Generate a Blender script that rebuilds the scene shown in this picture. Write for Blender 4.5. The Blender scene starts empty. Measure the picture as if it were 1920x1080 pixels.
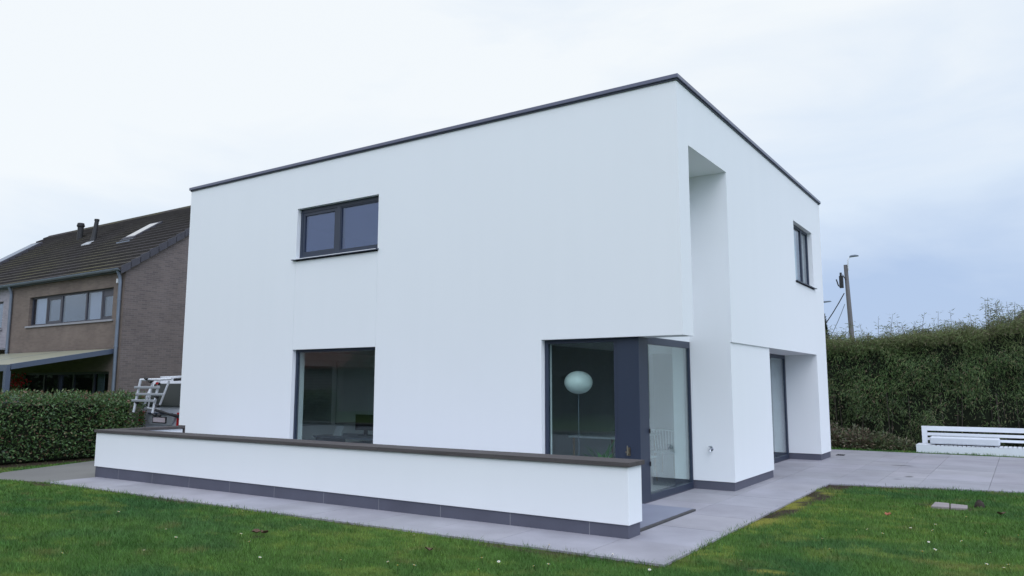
import bpy, math, random
import numpy as np
from mathutils import Vector, Matrix

random.seed(7)
RNG = np.random.default_rng(11)
SC = bpy.context.scene
COL = SC.collection

# ------------------------------------------------------------------ helpers
def tag(o, label=None, cat=None, group=None, kind=None):
    if label: o['label'] = label
    if cat: o['category'] = cat
    if group: o['group'] = group
    if kind: o['kind'] = kind
    return o

def thing(name, loc, label, cat, group=None):
    o = bpy.data.objects.new(name, None)
    o.empty_display_size = 0.2
    o.location = loc
    COL.objects.link(o)
    return tag(o, label, cat, group)

def root_loc(o):
    p = Vector((0, 0, 0))
    while o is not None:
        p += Vector(o.location)
        o = o.parent
    return p

class MB:
    """collects shapes in world coordinates, then links them as one mesh object"""
    def __init__(self):
        self.v = []; self.f = []; self.m = []; self.sm = []
    def add(self, verts, faces, mi=0, smooth=False):
        b = len(self.v)
        self.v += [tuple(map(float, p)) for p in verts]
        for f in faces:
            self.f.append(tuple(i + b for i in f)); self.m.append(mi); self.sm.append(smooth)
        return self
    def box(self, x0, x1, y0, y1, z0, z1, mi=0):
        if x0 > x1: x0, x1 = x1, x0
        if y0 > y1: y0, y1 = y1, y0
        v = [(x0,y0,z0),(x1,y0,z0),(x1,y1,z0),(x0,y1,z0),(x0,y0,z1),(x1,y0,z1),(x1,y1,z1),(x0,y1,z1)]
        return self.add(v, [(0,3,2,1),(4,5,6,7),(0,1,5,4),(1,2,6,5),(2,3,7,6),(3,0,4,7)], mi)
    def hexa(self, v, mi=0):
        return self.add(v, [(0,3,2,1),(4,5,6,7),(0,1,5,4),(1,2,6,5),(2,3,7,6),(3,0,4,7)], mi)
    def prism(self, poly, axis, a, b, mi=0):
        """poly = 2-D points extruded along axis between a and b"""
        def P(p, t):
            return {'x': (t, p[0], p[1]), 'y': (p[0], t, p[1]), 'z': (p[0], p[1], t)}[axis]
        n = len(poly)
        v = [P(p, a) for p in poly] + [P(p, b) for p in poly]
        f = [tuple(range(n))[::-1], tuple(range(n, 2*n))]
        f += [(i, (i+1) % n, n + (i+1) % n, n + i) for i in range(n)]
        return self.add(v, f, mi)
    def tube(self, pts, r, n=8, mi=0, caps=True, smooth=True):
        pts = [Vector(p) for p in pts]
        rs = r if isinstance(r, (list, tuple)) else [r] * len(pts)
        vs = []
        ref = None
        for i, p in enumerate(pts):
            a = pts[max(0, i-1)]; b = pts[min(len(pts)-1, i+1)]
            d = (b - a).normalized()
            if ref is None:
                ref = Vector((0,0,1)) if abs(d.z) < .9 else Vector((1,0,0))
            u = d.cross(ref).normalized(); w = u.cross(d).normalized(); ref = w
            for k in range(n):
                t = 2*math.pi*k/n
                vs.append(p + (u*math.cos(t) + w*math.sin(t)) * rs[i])
        fs = []
        for i in range(len(pts)-1):
            for k in range(n):
                fs.append((i*n+k, i*n+(k+1) % n, (i+1)*n+(k+1) % n, (i+1)*n+k))
        self.add(vs, fs, mi, smooth)
        if caps:
            self.add(vs[:n], [tuple(range(n))[::-1]], mi); self.add(vs[-n:], [tuple(range(n))], mi)
        return self
    def lathe(self, c, prof, n=20, mi=0, smooth=True):
        vs = []; fs = []
        for r, z in prof:
            for k in range(n):
                t = 2*math.pi*k/n
                vs.append((c[0]+r*math.cos(t), c[1]+r*math.sin(t), c[2]+z))
        for i in range(len(prof)-1):
            for k in range(n):
                fs.append((i*n+k, i*n+(k+1) % n, (i+1)*n+(k+1) % n, (i+1)*n+k))
        fs.append(tuple(range(n))[::-1]); fs.append(tuple((len(prof)-1)*n+k for k in range(n)))
        return self.add(vs, fs, mi, smooth)
    def build(self, name, mats, parent=None, loc=None, bevel=0, seg=2):
        if not isinstance(mats, (list, tuple)): mats = [mats]
        off = root_loc(parent) if parent is not None else Vector(loc or (0,0,0))
        me = bpy.data.meshes.new(name)
        me.from_pydata([(x-off.x, y-off.y, z-off.z) for x, y, z in self.v], [], self.f)
        for m in mats: me.materials.append(m)
        me.polygons.foreach_set('material_index', self.m)
        me.polygons.foreach_set('use_smooth', self.sm)
        me.validate(); me.update()
        o = bpy.data.objects.new(name, me); COL.objects.link(o)
        if parent is not None: o.parent = parent
        else: o.location = off
        if bevel:
            b = o.modifiers.new('bevel', 'BEVEL'); b.width = bevel; b.segments = seg
            b.limit_method = 'ANGLE'; b.angle_limit = math.radians(40)
        return o

def voxel(mb, adds, subs, mi=0):
    """union of boxes minus boxes, only its skin; boxes are (x0,x1,y0,y1,z0,z1)"""
    bx = adds + subs
    lo = [min(a[2*k] for a in adds) for k in range(3)]; hi = [max(a[2*k+1] for a in adds) for k in range(3)]
    cu = []
    for k in range(3):
        s = sorted({round(min(max(b[2*k+e], lo[k]), hi[k]), 5) for b in bx for e in (0, 1)})
        cu.append(np.array(s))
    cen = [(c[1:]+c[:-1])/2 for c in cu]
    X, Y, Z = np.meshgrid(*cen, indexing='ij')
    S = np.zeros(X.shape, bool)
    ins = lambda b: (X > b[0]) & (X < b[1]) & (Y > b[2]) & (Y < b[3]) & (Z > b[4]) & (Z < b[5])
    for a in adds: S |= ins(a)
    for a in subs: S &= ~ins(a)
    P = np.pad(S, 1)
    idx = {}
    V = []; F = []
    def vid(i, j, k):
        if (i, j, k) not in idx:
            idx[(i, j, k)] = len(V); V.append((cu[0][i], cu[1][j], cu[2][k]))
        return idx[(i, j, k)]
    for i, j, k in np.argwhere(S):
        i, j, k = int(i), int(j), int(k)
        a, b, c = i+1, j+1, k+1
        if not P[a-1,b,c]: F.append([vid(i,j,k),vid(i,j,k+1),vid(i,j+1,k+1),vid(i,j+1,k)])
        if not P[a+1,b,c]: F.append([vid(i+1,j,k),vid(i+1,j+1,k),vid(i+1,j+1,k+1),vid(i+1,j,k+1)])
        if not P[a,b-1,c]: F.append([vid(i,j,k),vid(i+1,j,k),vid(i+1,j,k+1),vid(i,j,k+1)])
        if not P[a,b+1,c]: F.append([vid(i,j+1,k),vid(i,j+1,k+1),vid(i+1,j+1,k+1),vid(i+1,j+1,k)])
        if not P[a,b,c-1]: F.append([vid(i,j,k),vid(i,j+1,k),vid(i+1,j+1,k),vid(i+1,j,k)])
        if not P[a,b,c+1]: F.append([vid(i,j,k+1),vid(i+1,j,k+1),vid(i+1,j+1,k+1),vid(i,j+1,k+1)])
    mb.add(V, F, mi)

def frame(mb, axis, plane, depth, u0, u1, z0, z1, bar, mull=(), mw=.08, top=None, bot=None, mi=0):
    """rectangular frame of butted bars; outer face on 'plane', going inwards by depth"""
    top = bar if top is None else top; bot = bar if bot is None else bot
    def bx(a0, a1, c0, c1):
        if axis == 'y': mb.box(a0, a1, plane, plane+depth, c0, c1, mi)
        else: mb.box(plane-depth, plane, a0, a1, c0, c1, mi)
    bx(u0, u0+bar, z0, z1); bx(u1-bar, u1, z0, z1)
    ed = [u0+bar] + [e for m in mull for e in (m-mw/2, m+mw/2)] + [u1-bar]
    for m in mull: bx(m-mw/2, m+mw/2, z0, z1)
    for i in range(0, len(ed), 2):
        bx(ed[i], ed[i+1], z0, z0+bot); bx(ed[i], ed[i+1], z1-top, z1)
    return mb

def fast_mesh(name, V, F, mat, col=None, parent=None, smooth=False, loc=(0,0,0)):
    """V (n,3), F (m,k) arrays; col (n,3) colours per vertex"""
    off = np.array(root_loc(parent) if parent is not None else loc, float)
    V = V - off
    me = bpy.data.meshes.new(name)
    k = F.shape[1]
    me.vertices.add(len(V)); me.vertices.foreach_set('co', V.astype(np.float32).ravel())
    me.loops.add(F.size); me.loops.foreach_set('vertex_index', F.astype(np.int32).ravel())
    me.polygons.add(len(F)); me.polygons.foreach_set('loop_start', np.arange(0, F.size, k, dtype=np.int32))
    me.polygons.foreach_set('use_smooth', np.full(len(F), smooth))
    if col is not None:
        a = me.color_attributes.new('Col', 'FLOAT_COLOR', 'POINT')
        a.data.foreach_set('color', np.concatenate([col, np.ones((len(col), 1))], 1).astype(np.float32).ravel())
    me.materials.append(mat); me.update(calc_edges=True); me.validate()
    o = bpy.data.objects.new(name, me); COL.objects.link(o)
    if parent is not None: o.parent = parent
    else: o.location = off
    return o

def vnoise(x, y, seed=0):
    """value noise in [0,1]"""
    x = np.asarray(x, float); y = np.asarray(y, float)
    xi = np.floor(x).astype(np.int64); yi = np.floor(y).astype(np.int64)
    fx = x-xi; fy = y-yi
    fx = fx*fx*(3-2*fx); fy = fy*fy*(3-2*fy)
    def h(a, b):
        n = (a*374761393 + b*668265263 + seed*982451653) & 0xffffffff
        n = ((n ^ (n >> 13)) * 1274126177) & 0xffffffff
        n = n ^ (n >> 16)
        return (n & 0xffff) / 65535.0
    return (h(xi,yi)*(1-fx)+h(xi+1,yi)*fx)*(1-fy) + (h(xi,yi+1)*(1-fx)+h(xi+1,yi+1)*fx)*fy

def fbm(x, y, seed=0, o=3):
    s = 0; a = .5; t = 0
    for k in range(o):
        s = s + a*vnoise(x*2**k, y*2**k, seed+k*7); t += a; a *= .5
    return s/t

def leaves(P, D, N, L, Wd, fold=.15):
    """diamond leaves: base P, unit direction D, approximate normal N"""
    S = np.cross(D, N); S /= np.linalg.norm(S, axis=1, keepdims=True)+1e-9
    U = np.cross(S, D)
    L = np.asarray(L)[:, None]; Wd = np.asarray(Wd)[:, None]
    m = P + D*L*.45
    V = np.stack([P, m + S*Wd*.5 + U*Wd*fold, P + D*L, m - S*Wd*.5 + U*Wd*fold], 1).reshape(-1, 3)
    n = len(P)
    F = np.arange(n*4).reshape(n, 4)
    return V, F

def unit(a):
    return a/(np.linalg.norm(a, axis=1, keepdims=True)+1e-9)

# ------------------------------------------------------------------ materials
def nodes(name):
    m = bpy.data.materials.new(name); m.use_nodes = True
    nt = m.node_tree; b = nt.nodes['Principled BSDF']
    return m, nt, b, nt.nodes.new, nt.links.new

def mat(name, c, rough=.6, metal=0., var=.12, scale=6., bump=0., bscale=None, spec=.5, stretch=None, detail=4., coat=0.):
    m, nt, b, N, Lk = nodes(name)
    tc = N('ShaderNodeTexCoord')
    mp = N('ShaderNodeMapping'); Lk(tc.outputs['Object'], mp.inputs[0])
    if stretch: mp.inputs['Scale'].default_value = stretch
    nz = N('ShaderNodeTexNoise'); nz.inputs['Scale'].default_value = scale; nz.inputs['Detail'].default_value = detail
    Lk(mp.outputs[0], nz.inputs['Vector'])
    mx = N('ShaderNodeMix'); mx.data_type = 'RGBA'
    Lk(nz.outputs['Fac'], mx.inputs[0])
    mx.inputs[6].default_value = (*[v*(1-var) for v in c], 1); mx.inputs[7].default_value = (*[v*(1+var) for v in c], 1)
    Lk(mx.outputs[2], b.inputs['Base Color'])
    b.inputs['Roughness'].default_value = rough; b.inputs['Metallic'].default_value = metal
    b.inputs['Specular IOR Level'].default_value = spec
    if coat: b.inputs['Coat Weight'].default_value = coat; b.inputs['Coat Roughness'].default_value = .08
    if bump:
        n2 = N('ShaderNodeTexNoise'); n2.inputs['Scale'].default_value = bscale or scale*8; n2.inputs['Detail'].default_value = 3
        Lk(mp.outputs[0], n2.inputs['Vector'])
        bp = N('ShaderNodeBump'); bp.inputs['Strength'].default_value = bump; bp.inputs['Distance'].default_value = .01
        Lk(n2.outputs['Fac'], bp.inputs['Height']); Lk(bp.outputs[0], b.inputs['Normal'])
    return m

def mat_attr(name, rough=.6, spec=.4, var=.25, scale=30., trans=0., sat=None):
    """colour from the mesh's own 'Col' attribute times a fine noise"""
    m, nt, b, N, Lk = nodes(name)
    at = N('ShaderNodeAttribute'); at.attribute_name = 'Col'
    tc = N('ShaderNodeTexCoord'); nz = N('ShaderNodeTexNoise'); nz.inputs['Scale'].default_value = scale
    Lk(tc.outputs['Object'], nz.inputs['Vector'])
    mr = N('ShaderNodeMapRange'); mr.inputs[3].default_value = 1-var; mr.inputs[4].default_value = 1+var
    Lk(nz.outputs['Fac'], mr.inputs[0])
    vm = N('ShaderNodeVectorMath'); vm.operation = 'SCALE'
    Lk(at.outputs['Color'], vm.inputs[0]); Lk(mr.outputs[0], vm.inputs['Scale'])
    Lk(vm.outputs[0], b.inputs['Base Color'])
    b.inputs['Roughness'].default_value = rough; b.inputs['Specular IOR Level'].default_value = spec
    if trans:
        out = nt.nodes['Material Output']
        tr = N('ShaderNodeBsdfTranslucent'); Lk(vm.outputs[0], tr.inputs[0])
        ms = N('ShaderNodeMixShader'); ms.inputs[0].default_value = trans
        Lk(b.outputs[0], ms.inputs[1]); Lk(tr.outputs[0], ms.inputs[2]); Lk(ms.outputs[0], out.inputs['Surface'])
    return m

def mat_glass(name, tint=(.90,.955,.94), f0=.058, gtint=(.92,.95,1.0)):
    m, nt, b, N, Lk = nodes(name)
    nt.nodes.remove(b); out = nt.nodes['Material Output']
    lw = N('ShaderNodeLayerWeight'); lw.inputs['Blend'].default_value = .5
    p = N('ShaderNodeMath'); p.operation = 'POWER'; p.inputs[1].default_value = 4.2; Lk(lw.outputs['Facing'], p.inputs[0])
    mr = N('ShaderNodeMapRange'); mr.inputs[3].default_value = f0; mr.inputs[4].default_value = 1.; Lk(p.outputs[0], mr.inputs[0])
    tr = N('ShaderNodeBsdfTransparent'); tr.inputs[0].default_value = (*tint, 1)
    gl = N('ShaderNodeBsdfGlossy'); gl.inputs['Roughness'].default_value = .0; gl.inputs[0].default_value = (*gtint, 1)
    # very slight waviness of the panes
    tc = N('ShaderNodeTexCoord'); nz = N('ShaderNodeTexNoise'); nz.inputs['Scale'].default_value = .9; nz.inputs['Detail'].default_value = 1
    Lk(tc.outputs['Object'], nz.inputs['Vector'])
    bp = N('ShaderNodeBump'); bp.inputs['Strength'].default_value = .06; bp.inputs['Distance'].default_value = .02
    Lk(nz.outputs['Fac'], bp.inputs['Height']); Lk(bp.outputs[0], gl.inputs['Normal'])
    ms = N('ShaderNodeMixShader'); Lk(mr.outputs[0], ms.inputs[0]); Lk(tr.outputs[0], ms.inputs[1]); Lk(gl.outputs[0], ms.inputs[2])
    Lk(ms.outputs[0], out.inputs['Surface'])
    return m

def mat_plaster(name):
    m, nt, b, N, Lk = nodes(name)
    tc = N('ShaderNodeTexCoord')
    n1 = N('ShaderNodeTexNoise'); n1.inputs['Scale'].default_value = .55; n1.inputs['Detail'].default_value = 3; Lk(tc.outputs['Object'], n1.inputs['Vector'])
    mp = N('ShaderNodeMapping'); mp.inputs['Scale'].default_value = (3.2, 3.2, .22); Lk(tc.outputs['Object'], mp.inputs[0])
    n3 = N('ShaderNodeTexNoise'); n3.inputs['Scale'].default_value = 1.; n3.inputs['Detail'].default_value = 4; Lk(mp.outputs[0], n3.inputs['Vector'])
    ad = N('ShaderNodeMath'); ad.operation = 'ADD'; Lk(n1.outputs['Fac'], ad.inputs[0]); Lk(n3.outputs['Fac'], ad.inputs[1])
    mr = N('ShaderNodeMapRange'); mr.inputs[1].default_value = .6; mr.inputs[2].default_value = 1.4; Lk(ad.outputs[0], mr.inputs[0])
    mx = N('ShaderNodeMix'); mx.data_type = 'RGBA'; Lk(mr.outputs[0], mx.inputs[0])
    mx.inputs[6].default_value = (.785,.80,.815,1); mx.inputs[7].default_value = (.802,.815,.83,1)
    Lk(mx.outputs[2], b.inputs['Base Color'])
    b.inputs['Roughness'].default_value = .85; b.inputs['Specular IOR Level'].default_value = .25
    n2 = N('ShaderNodeTexNoise'); n2.inputs['Scale'].default_value = 260; n2.inputs['Detail'].default_value = 3; Lk(tc.outputs['Object'], n2.inputs['Vector'])
    bp = N('ShaderNodeBump'); bp.inputs['Strength'].default_value = .25; bp.inputs['Distance'].default_value = .004
    Lk(n2.outputs['Fac'], bp.inputs['Height']); Lk(bp.outputs[0], b.inputs['Normal'])
    return m

def mat_brick(name, c1, c2, mortar, horiz='x', bw=.21, bh=.065):
    m, nt, b, N, Lk = nodes(name)
    tc = N('ShaderNodeTexCoord'); sx = N('ShaderNodeSeparateXYZ'); Lk(tc.outputs['Object'], sx.inputs[0])
    cx = N('ShaderNodeCombineXYZ'); Lk(sx.outputs['X' if horiz == 'x' else 'Y'], cx.inputs[0]); Lk(sx.outputs['Z'], cx.inputs[1])
    br = N('ShaderNodeTexBrick'); Lk(cx.outputs[0], br.inputs['Vector'])
    br.inputs['Scale'].default_value = 1; br.inputs['Brick Width'].default_value = bw; br.inputs['Row Height'].default_value = bh
    br.inputs['Mortar Size'].default_value = .006; br.inputs['Bias'].default_value = -.1
    br.inputs['Color1'].default_value = (*c1, 1); br.inputs['Color2'].default_value = (*c2, 1); br.inputs['Mortar'].default_value = (*mortar, 1)
    nz = N('ShaderNodeTexNoise'); nz.inputs['Scale'].default_value = 1.3; nz.inputs['Detail'].default_value = 6; Lk(tc.outputs['Object'], nz.inputs['Vector'])
    mr = N('ShaderNodeMapRange'); mr.inputs[3].default_value = .7; mr.inputs[4].default_value = 1.3; Lk(nz.outputs['Fac'], mr.inputs[0])
    vm = N('ShaderNodeVectorMath'); vm.operation = 'SCALE'; Lk(br.outputs['Color'], vm.inputs[0]); Lk(mr.outputs[0], vm.inputs['Scale'])
    Lk(vm.outputs[0], b.inputs['Base Color']); b.inputs['Roughness'].default_value = .9; b.inputs['Specular IOR Level'].default_value = .2
    bp = N('ShaderNodeBump'); bp.inputs['Strength'].default_value = .4; bp.inputs['Distance'].default_value = .01; bp.invert = True
    Lk(br.outputs['Fac'], bp.inputs['Height']); Lk(bp.outputs[0], b.inputs['Normal'])
    return m

def mat_roof(name):
    m, nt, b, N, Lk = nodes(name)
    tc = N('ShaderNodeTexCoord')
    n1 = N('ShaderNodeTexNoise'); n1.inputs['Scale'].default_value = .35; n1.inputs['Detail'].default_value = 6; Lk(tc.outputs['Object'], n1.inputs['Vector'])
    mp = N('ShaderNodeMapping'); mp.inputs['Scale'].default_value = (3.3, 2.9, 2.9); Lk(tc.outputs['Object'], mp.inputs[0])
    n2 = N('ShaderNodeTexNoise'); n2.inputs['Scale'].default_value = 2.; n2.inputs['Detail'].default_value = 5; Lk(mp.outputs[0], n2.inputs['Vector'])
    r1 = N('ShaderNodeMapRange'); r1.inputs[1].default_value = .42; r1.inputs[2].default_value = .68; Lk(n1.outputs['Fac'], r1.inputs[0])
    m1 = N('ShaderNodeMix'); m1.data_type = 'RGBA'; Lk(n2.outputs['Fac'], m1.inputs[0])
    m1.inputs[6].default_value = (.050,.044,.046,1); m1.inputs[7].default_value = (.095,.086,.086,1)
    m2 = N('ShaderNodeMix'); m2.data_type = 'RGBA'; Lk(n2.outputs['Fac'], m2.inputs[0])
    m2.inputs[6].default_value = (.075,.070,.036,1); m2.inputs[7].default_value = (.14,.13,.068,1)
    mx = N('ShaderNodeMix'); mx.data_type = 'RGBA'; Lk(r1.outputs[0], mx.inputs[0]); Lk(m1.outputs[2], mx.inputs[6]); Lk(m2.outputs[2], mx.inputs[7])
    Lk(mx.outputs[2], b.inputs['Base Color']); b.inputs['Roughness'].default_value = 1.; b.inputs['Specular IOR Level'].default_value = .05
    return m

def mat_paving(name, base, stains=(), scale=1.2):
    m, nt, b, N, Lk = nodes(name)
    at = N('ShaderNodeAttribute'); at.attribute_name = 'Col'
    tc = N('ShaderNodeTexCoord')
    n1 = N('ShaderNodeTexNoise'); n1.inputs['Scale'].default_value = scale; n1.inputs['Detail'].default_value = 7; n1.inputs['Roughness'].default_value = .6
    Lk(tc.outputs['Object'], n1.inputs['Vector'])
    n2 = N('ShaderNodeTexNoise'); n2.inputs['Scale'].default_value = 90; n2.inputs['Detail'].default_value = 2; Lk(tc.outputs['Object'], n2.inputs['Vector'])
    mr = N('ShaderNodeMapRange'); mr.inputs[1].default_value = .25; mr.inputs[2].default_value = .75; mr.inputs[3].default_value = .78; mr.inputs[4].default_value = 1.14; Lk(n1.outputs['Fac'], mr.inputs[0])
    m2 = N('ShaderNodeMapRange'); m2.inputs[3].default_value = .9; m2.inputs[4].default_value = 1.1; Lk(n2.outputs['Fac'], m2.inputs[0])
    mu = N('ShaderNodeMath'); mu.operation = 'MULTIPLY'; Lk(mr.outputs[0], mu.inputs[0]); Lk(m2.outputs[0], mu.inputs[1])
    fac = mu.outputs[0]
    for (sx, sy, rx, ry, k) in stains:
        mp = N('ShaderNodeMapping'); mp.vector_type = 'POINT'
        mp.inputs['Location'].default_value = (-sx/rx, -sy/ry, 0); mp.inputs['Scale'].default_value = (1/rx, 1/ry, 0)
        wob = N('ShaderNodeVectorMath'); wob.operation = 'MULTIPLY_ADD'
        n3 = N('ShaderNodeTexNoise'); n3.inputs['Scale'].default_value = 9; Lk(tc.outputs['Object'], n3.inputs['Vector'])
        Lk(tc.outputs['Object'], mp.inputs[0])
        wob.inputs[1].default_value = (.9,.9,0); Lk(n3.outputs['Color'], wob.inputs[0]); Lk(mp.outputs[0], wob.inputs[2])
        sb = N('ShaderNodeVectorMath'); sb.operation = 'SUBTRACT'; sb.inputs[1].default_value = (.45,.45,0); Lk(wob.outputs[0], sb.inputs[0])
        ln = N('ShaderNodeVectorMath'); ln.operation = 'LENGTH'; Lk(sb.outputs[0], ln.inputs[0])
        r = N('ShaderNodeMapRange'); r.interpolation_type = 'SMOOTHSTEP'; r.inputs[1].default_value = .35; r.inputs[2].default_value = 1.; r.inputs[3].default_value = k; r.inputs[4].default_value = 1; Lk(ln.outputs['Value'], r.inputs[0])
        q = N('ShaderNodeMath'); q.operation = 'MULTIPLY'; Lk(fac, q.inputs[0]); Lk(r.outputs[0], q.inputs[1]); fac = q.outputs[0]
    vm = N('ShaderNodeVectorMath'); vm.operation = 'SCALE'; Lk(at.outputs['Color'], vm.inputs[0]); Lk(fac, vm.inputs['Scale'])
    v2 = N('ShaderNodeVectorMath'); v2.operation = 'MULTIPLY'; v2.inputs[1].default_value = base; Lk(vm.outputs[0], v2.inputs[0])
    Lk(v2.outputs[0], b.inputs['Base Color']); b.inputs['Roughness'].default_value = .55; b.inputs['Specular IOR Level'].default_value = .35
    bp = N('ShaderNodeBump'); bp.inputs['Strength'].default_value = .12; bp.inputs['Distance'].default_value = .004
    Lk(n2.outputs['Fac'], bp.inputs['Height']); Lk(bp.outputs[0], b.inputs['Normal'])
    return m

M = dict(
    plaster=mat_plaster('white_plaster'),
    anth=mat('anthracite_aluminium', (.026,.036,.062), .42, 0., .06, 3., spec=.5),
    coping=mat('dark_coping_metal', (.080,.088,.150), .32, 0., .08, 2., spec=.8),
    stone=mat('bluestone', (.088,.090,.122), .6, 0., .25, 2.2, .25, 60, detail=8),
    slab=mat('dark_bluestone_slab', (.20,.21,.27), .5, 0., .18, 1.6, .15, 60, detail=8),
    slabedge=mat('dark_slab_edge', (.06,.058,.06), .8, 0., .3, 6.),  # darker along the outer edge of the slab
    wood=mat('weathered_plank', (.080,.071,.070), .8, 0., .45, 5., .5, 30, spec=.25, stretch=(.25,4,4), detail=8),
    glass=mat_glass('window_glass'),
    glass_up=mat_glass('upper_window_glass', (.55,.6,.75), .15, (.58,.70,1.0)),
    glass_far=mat_glass('neighbour_glass', (.75,.78,.84), .10, (.85,.92,1.0)),
    glass_dim=mat_glass('shaded_patio_glass', (.7,.74,.78), .025),
    glass_door=mat_glass('garden_door_glass', (.88,.94,.93), .17, (.92,.98,.97)),
    chrome=mat('chrome', (.55,.56,.60), .22, 1., .05),
    brass=mat('aged_brass', (.30,.26,.19), .35, 1., .2, 20),
    black=mat('black_rubber', (.012,.012,.014), .6, 0., .2),
    globe=mat('opal_glass', (.84,.90,.88), .35, 0., .03),
    floor=mat('pale_floor', (.42,.42,.42), .35, 0., .06, 1.5),
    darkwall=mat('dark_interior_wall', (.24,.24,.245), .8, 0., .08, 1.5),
    inwall=mat('interior_wall', (.36,.37,.38), .8, 0., .04, 1.5),
    white=mat('white_paint', (.72,.74,.78), .45, 0., .05, 4., .08, 60),
    whitegrey=mat('pale_grey_paint', (.62,.64,.69), .5, 0., .06, 4., .08, 60),
    zinc=mat('zinc', (.17,.20,.25), .45, .3, .25, 3.),
    brickf=mat_brick('beige_brown_brick', (.180,.142,.120), (.148,.118,.101), (.16,.135,.12), 'x'),
    brickg=mat_brick('purple_grey_brick', (.160,.130,.122), (.120,.099,.097), (.178,.158,.150), 'y'),
    bricklight=mat_brick('pale_grey_brick', (.30,.28,.31), (.25,.235,.26), (.30,.29,.3), 'x'),
    rtile=mat_roof('mossy_roof_tile'),
    rlip=mat('shaded_tile_edge', (.046,.042,.040), 1., 0., .4, 1.5, spec=.05),  # shadow line of each tile course put into the edge colour
    verge=mat('dark_verge_tile', (.050,.048,.060), .7, 0., .3, 4.),
    nframe=mat('grey_window_frame', (.05,.05,.065), .5),
    sill=mat('pale_stone_sill', (.26,.26,.28), .7, 0., .15, 5.),
    dark=mat('dim_interior', (.03,.03,.033), .8),
    blind=mat('pale_blind', (.42,.43,.44), .8, 0., .08, 3.),
    darkblind=mat('dark_blind', (.36,.39,.40), .8, 0., .2, 3., .0),
    greyblind=mat('grey_blind', (.66,.70,.71), .8, 0., .08, 3.),
    polycarb=mat('cream_canopy_sheet', (.27,.265,.19), .35, 0., .12, 2.),
    canopy=mat('blue_grey_metal', (.075,.095,.14), .45, 0., .1, 3.),
    silver=mat('silver_car_paint', (.52,.54,.60), .32, .25, .05, 2., coat=.4),
    carglass=mat('tinted_car_glass', (.012,.018,.018), .45, 0., .3, 3., spec=.3),
    redlight=mat('red_lamp_plastic', (.35,.012,.018), .2, 0., .1, 30),
    mortar=mat('pale_mortar', (.3,.3,.32), .9),
    plate=mat('number_plate', (.60,.52,.55), .4, 0., .22, 14.),
    tyre=mat('tyre', (.015,.015,.016), .85),
    rack=mat('white_tube', (.62,.64,.68), .35, .1, .06),
    rackgrey=mat('grey_rail', (.36,.38,.41), .4, .3, .08),
    pole=mat('grey_timber', (.15,.14,.145), .9, 0., .4, 3., .5, 20, stretch=(3,3,.3)),
    bark=mat('bark', (.055,.045,.035), .9, 0., .4, 6., .5),
    concrete=mat('drive_concrete', (.155,.15,.14), .85, 0., .28, .9, .3, 40, stretch=(1,.5,1), detail=8),
    oak=mat('oak_wood', (.30,.20,.12), .5, 0., .25, 4., stretch=(.3,3,3)),
    paper=mat('paper_white', (.7,.72,.74), .6),
    pinkshade=mat('pale_pink_shade', (.60,.42,.44), .7, 0., .04),
    bluedesk=mat('blue_grey_laminate', (.16,.17,.22), .45),
    soil=mat('soil', (.035,.026,.020), .95, 0., .5, 12., .8, 40),
    paver=mat('concrete_paver', (.25,.215,.215), .85, 0., .2, 6., .3, 60),
    deadleaf=mat('dead_leaf', (.30,.10,.05), .7, 0., .3, 20),
    brownleaf=mat('brown_leaf', (.10,.055,.035), .8, 0., .4, 20),
    petal=mat('white_petal', (.75,.75,.75), .6), yolk=mat('yellow_disc', (.6,.4,.03), .6),
    redflower=mat('red_flower', (.42,.02,.02), .6, 0., .3, 30),
    terracotta=mat('terracotta', (.22,.10,.06), .8),
    redroof=mat('red_roof_tile', (.17,.045,.032), .8, 0., .3, 2.),
    leaf=mat_attr('leaf', .42, .5, .2, 20., .2),
    bamboo=mat_attr('bamboo_leaf', .55, .35, .25, 8., .25),
    grass=mat_attr('grass_blade', .6, .25, .15, 5., .25),
    ground=mat_attr('ground_cover', .95, .1, .4, 25.),
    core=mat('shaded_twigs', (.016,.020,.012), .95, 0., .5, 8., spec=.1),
    paving=mat_paving('porcelain_paving', (.325,.312,.345),
        [(1.70,8.2,.30,.16,.45), (2.05,6.05,.10,.18,.42), (1.92,5.5,.10,.10,.6), (.35,8.9,.22,.12,.7)]),
)

# ------------------------------------------------------------------ camera (solved from the photograph's own lines)
cam = bpy.data.objects.new('camera', bpy.data.cameras.new('camera')); COL.objects.link(cam)
F_ = Vector((-.5503507, .8253262, .1262966)); R_ = Vector((.8320620, .5546817, .0010494)); U_ = Vector((.0691883, -.1056642, .9919920))
cam.matrix_world = Matrix(((R_.x,U_.x,-F_.x,3.98677),(R_.y,U_.y,-F_.y,-10.35428),(R_.z,U_.z,-F_.z,1.70495),(0,0,0,1)))
cam.data.sensor_width = 36; cam.data.lens = 26.8248; cam.data.clip_end = 2000; cam.data.clip_start = .05
SC.camera = cam

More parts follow.
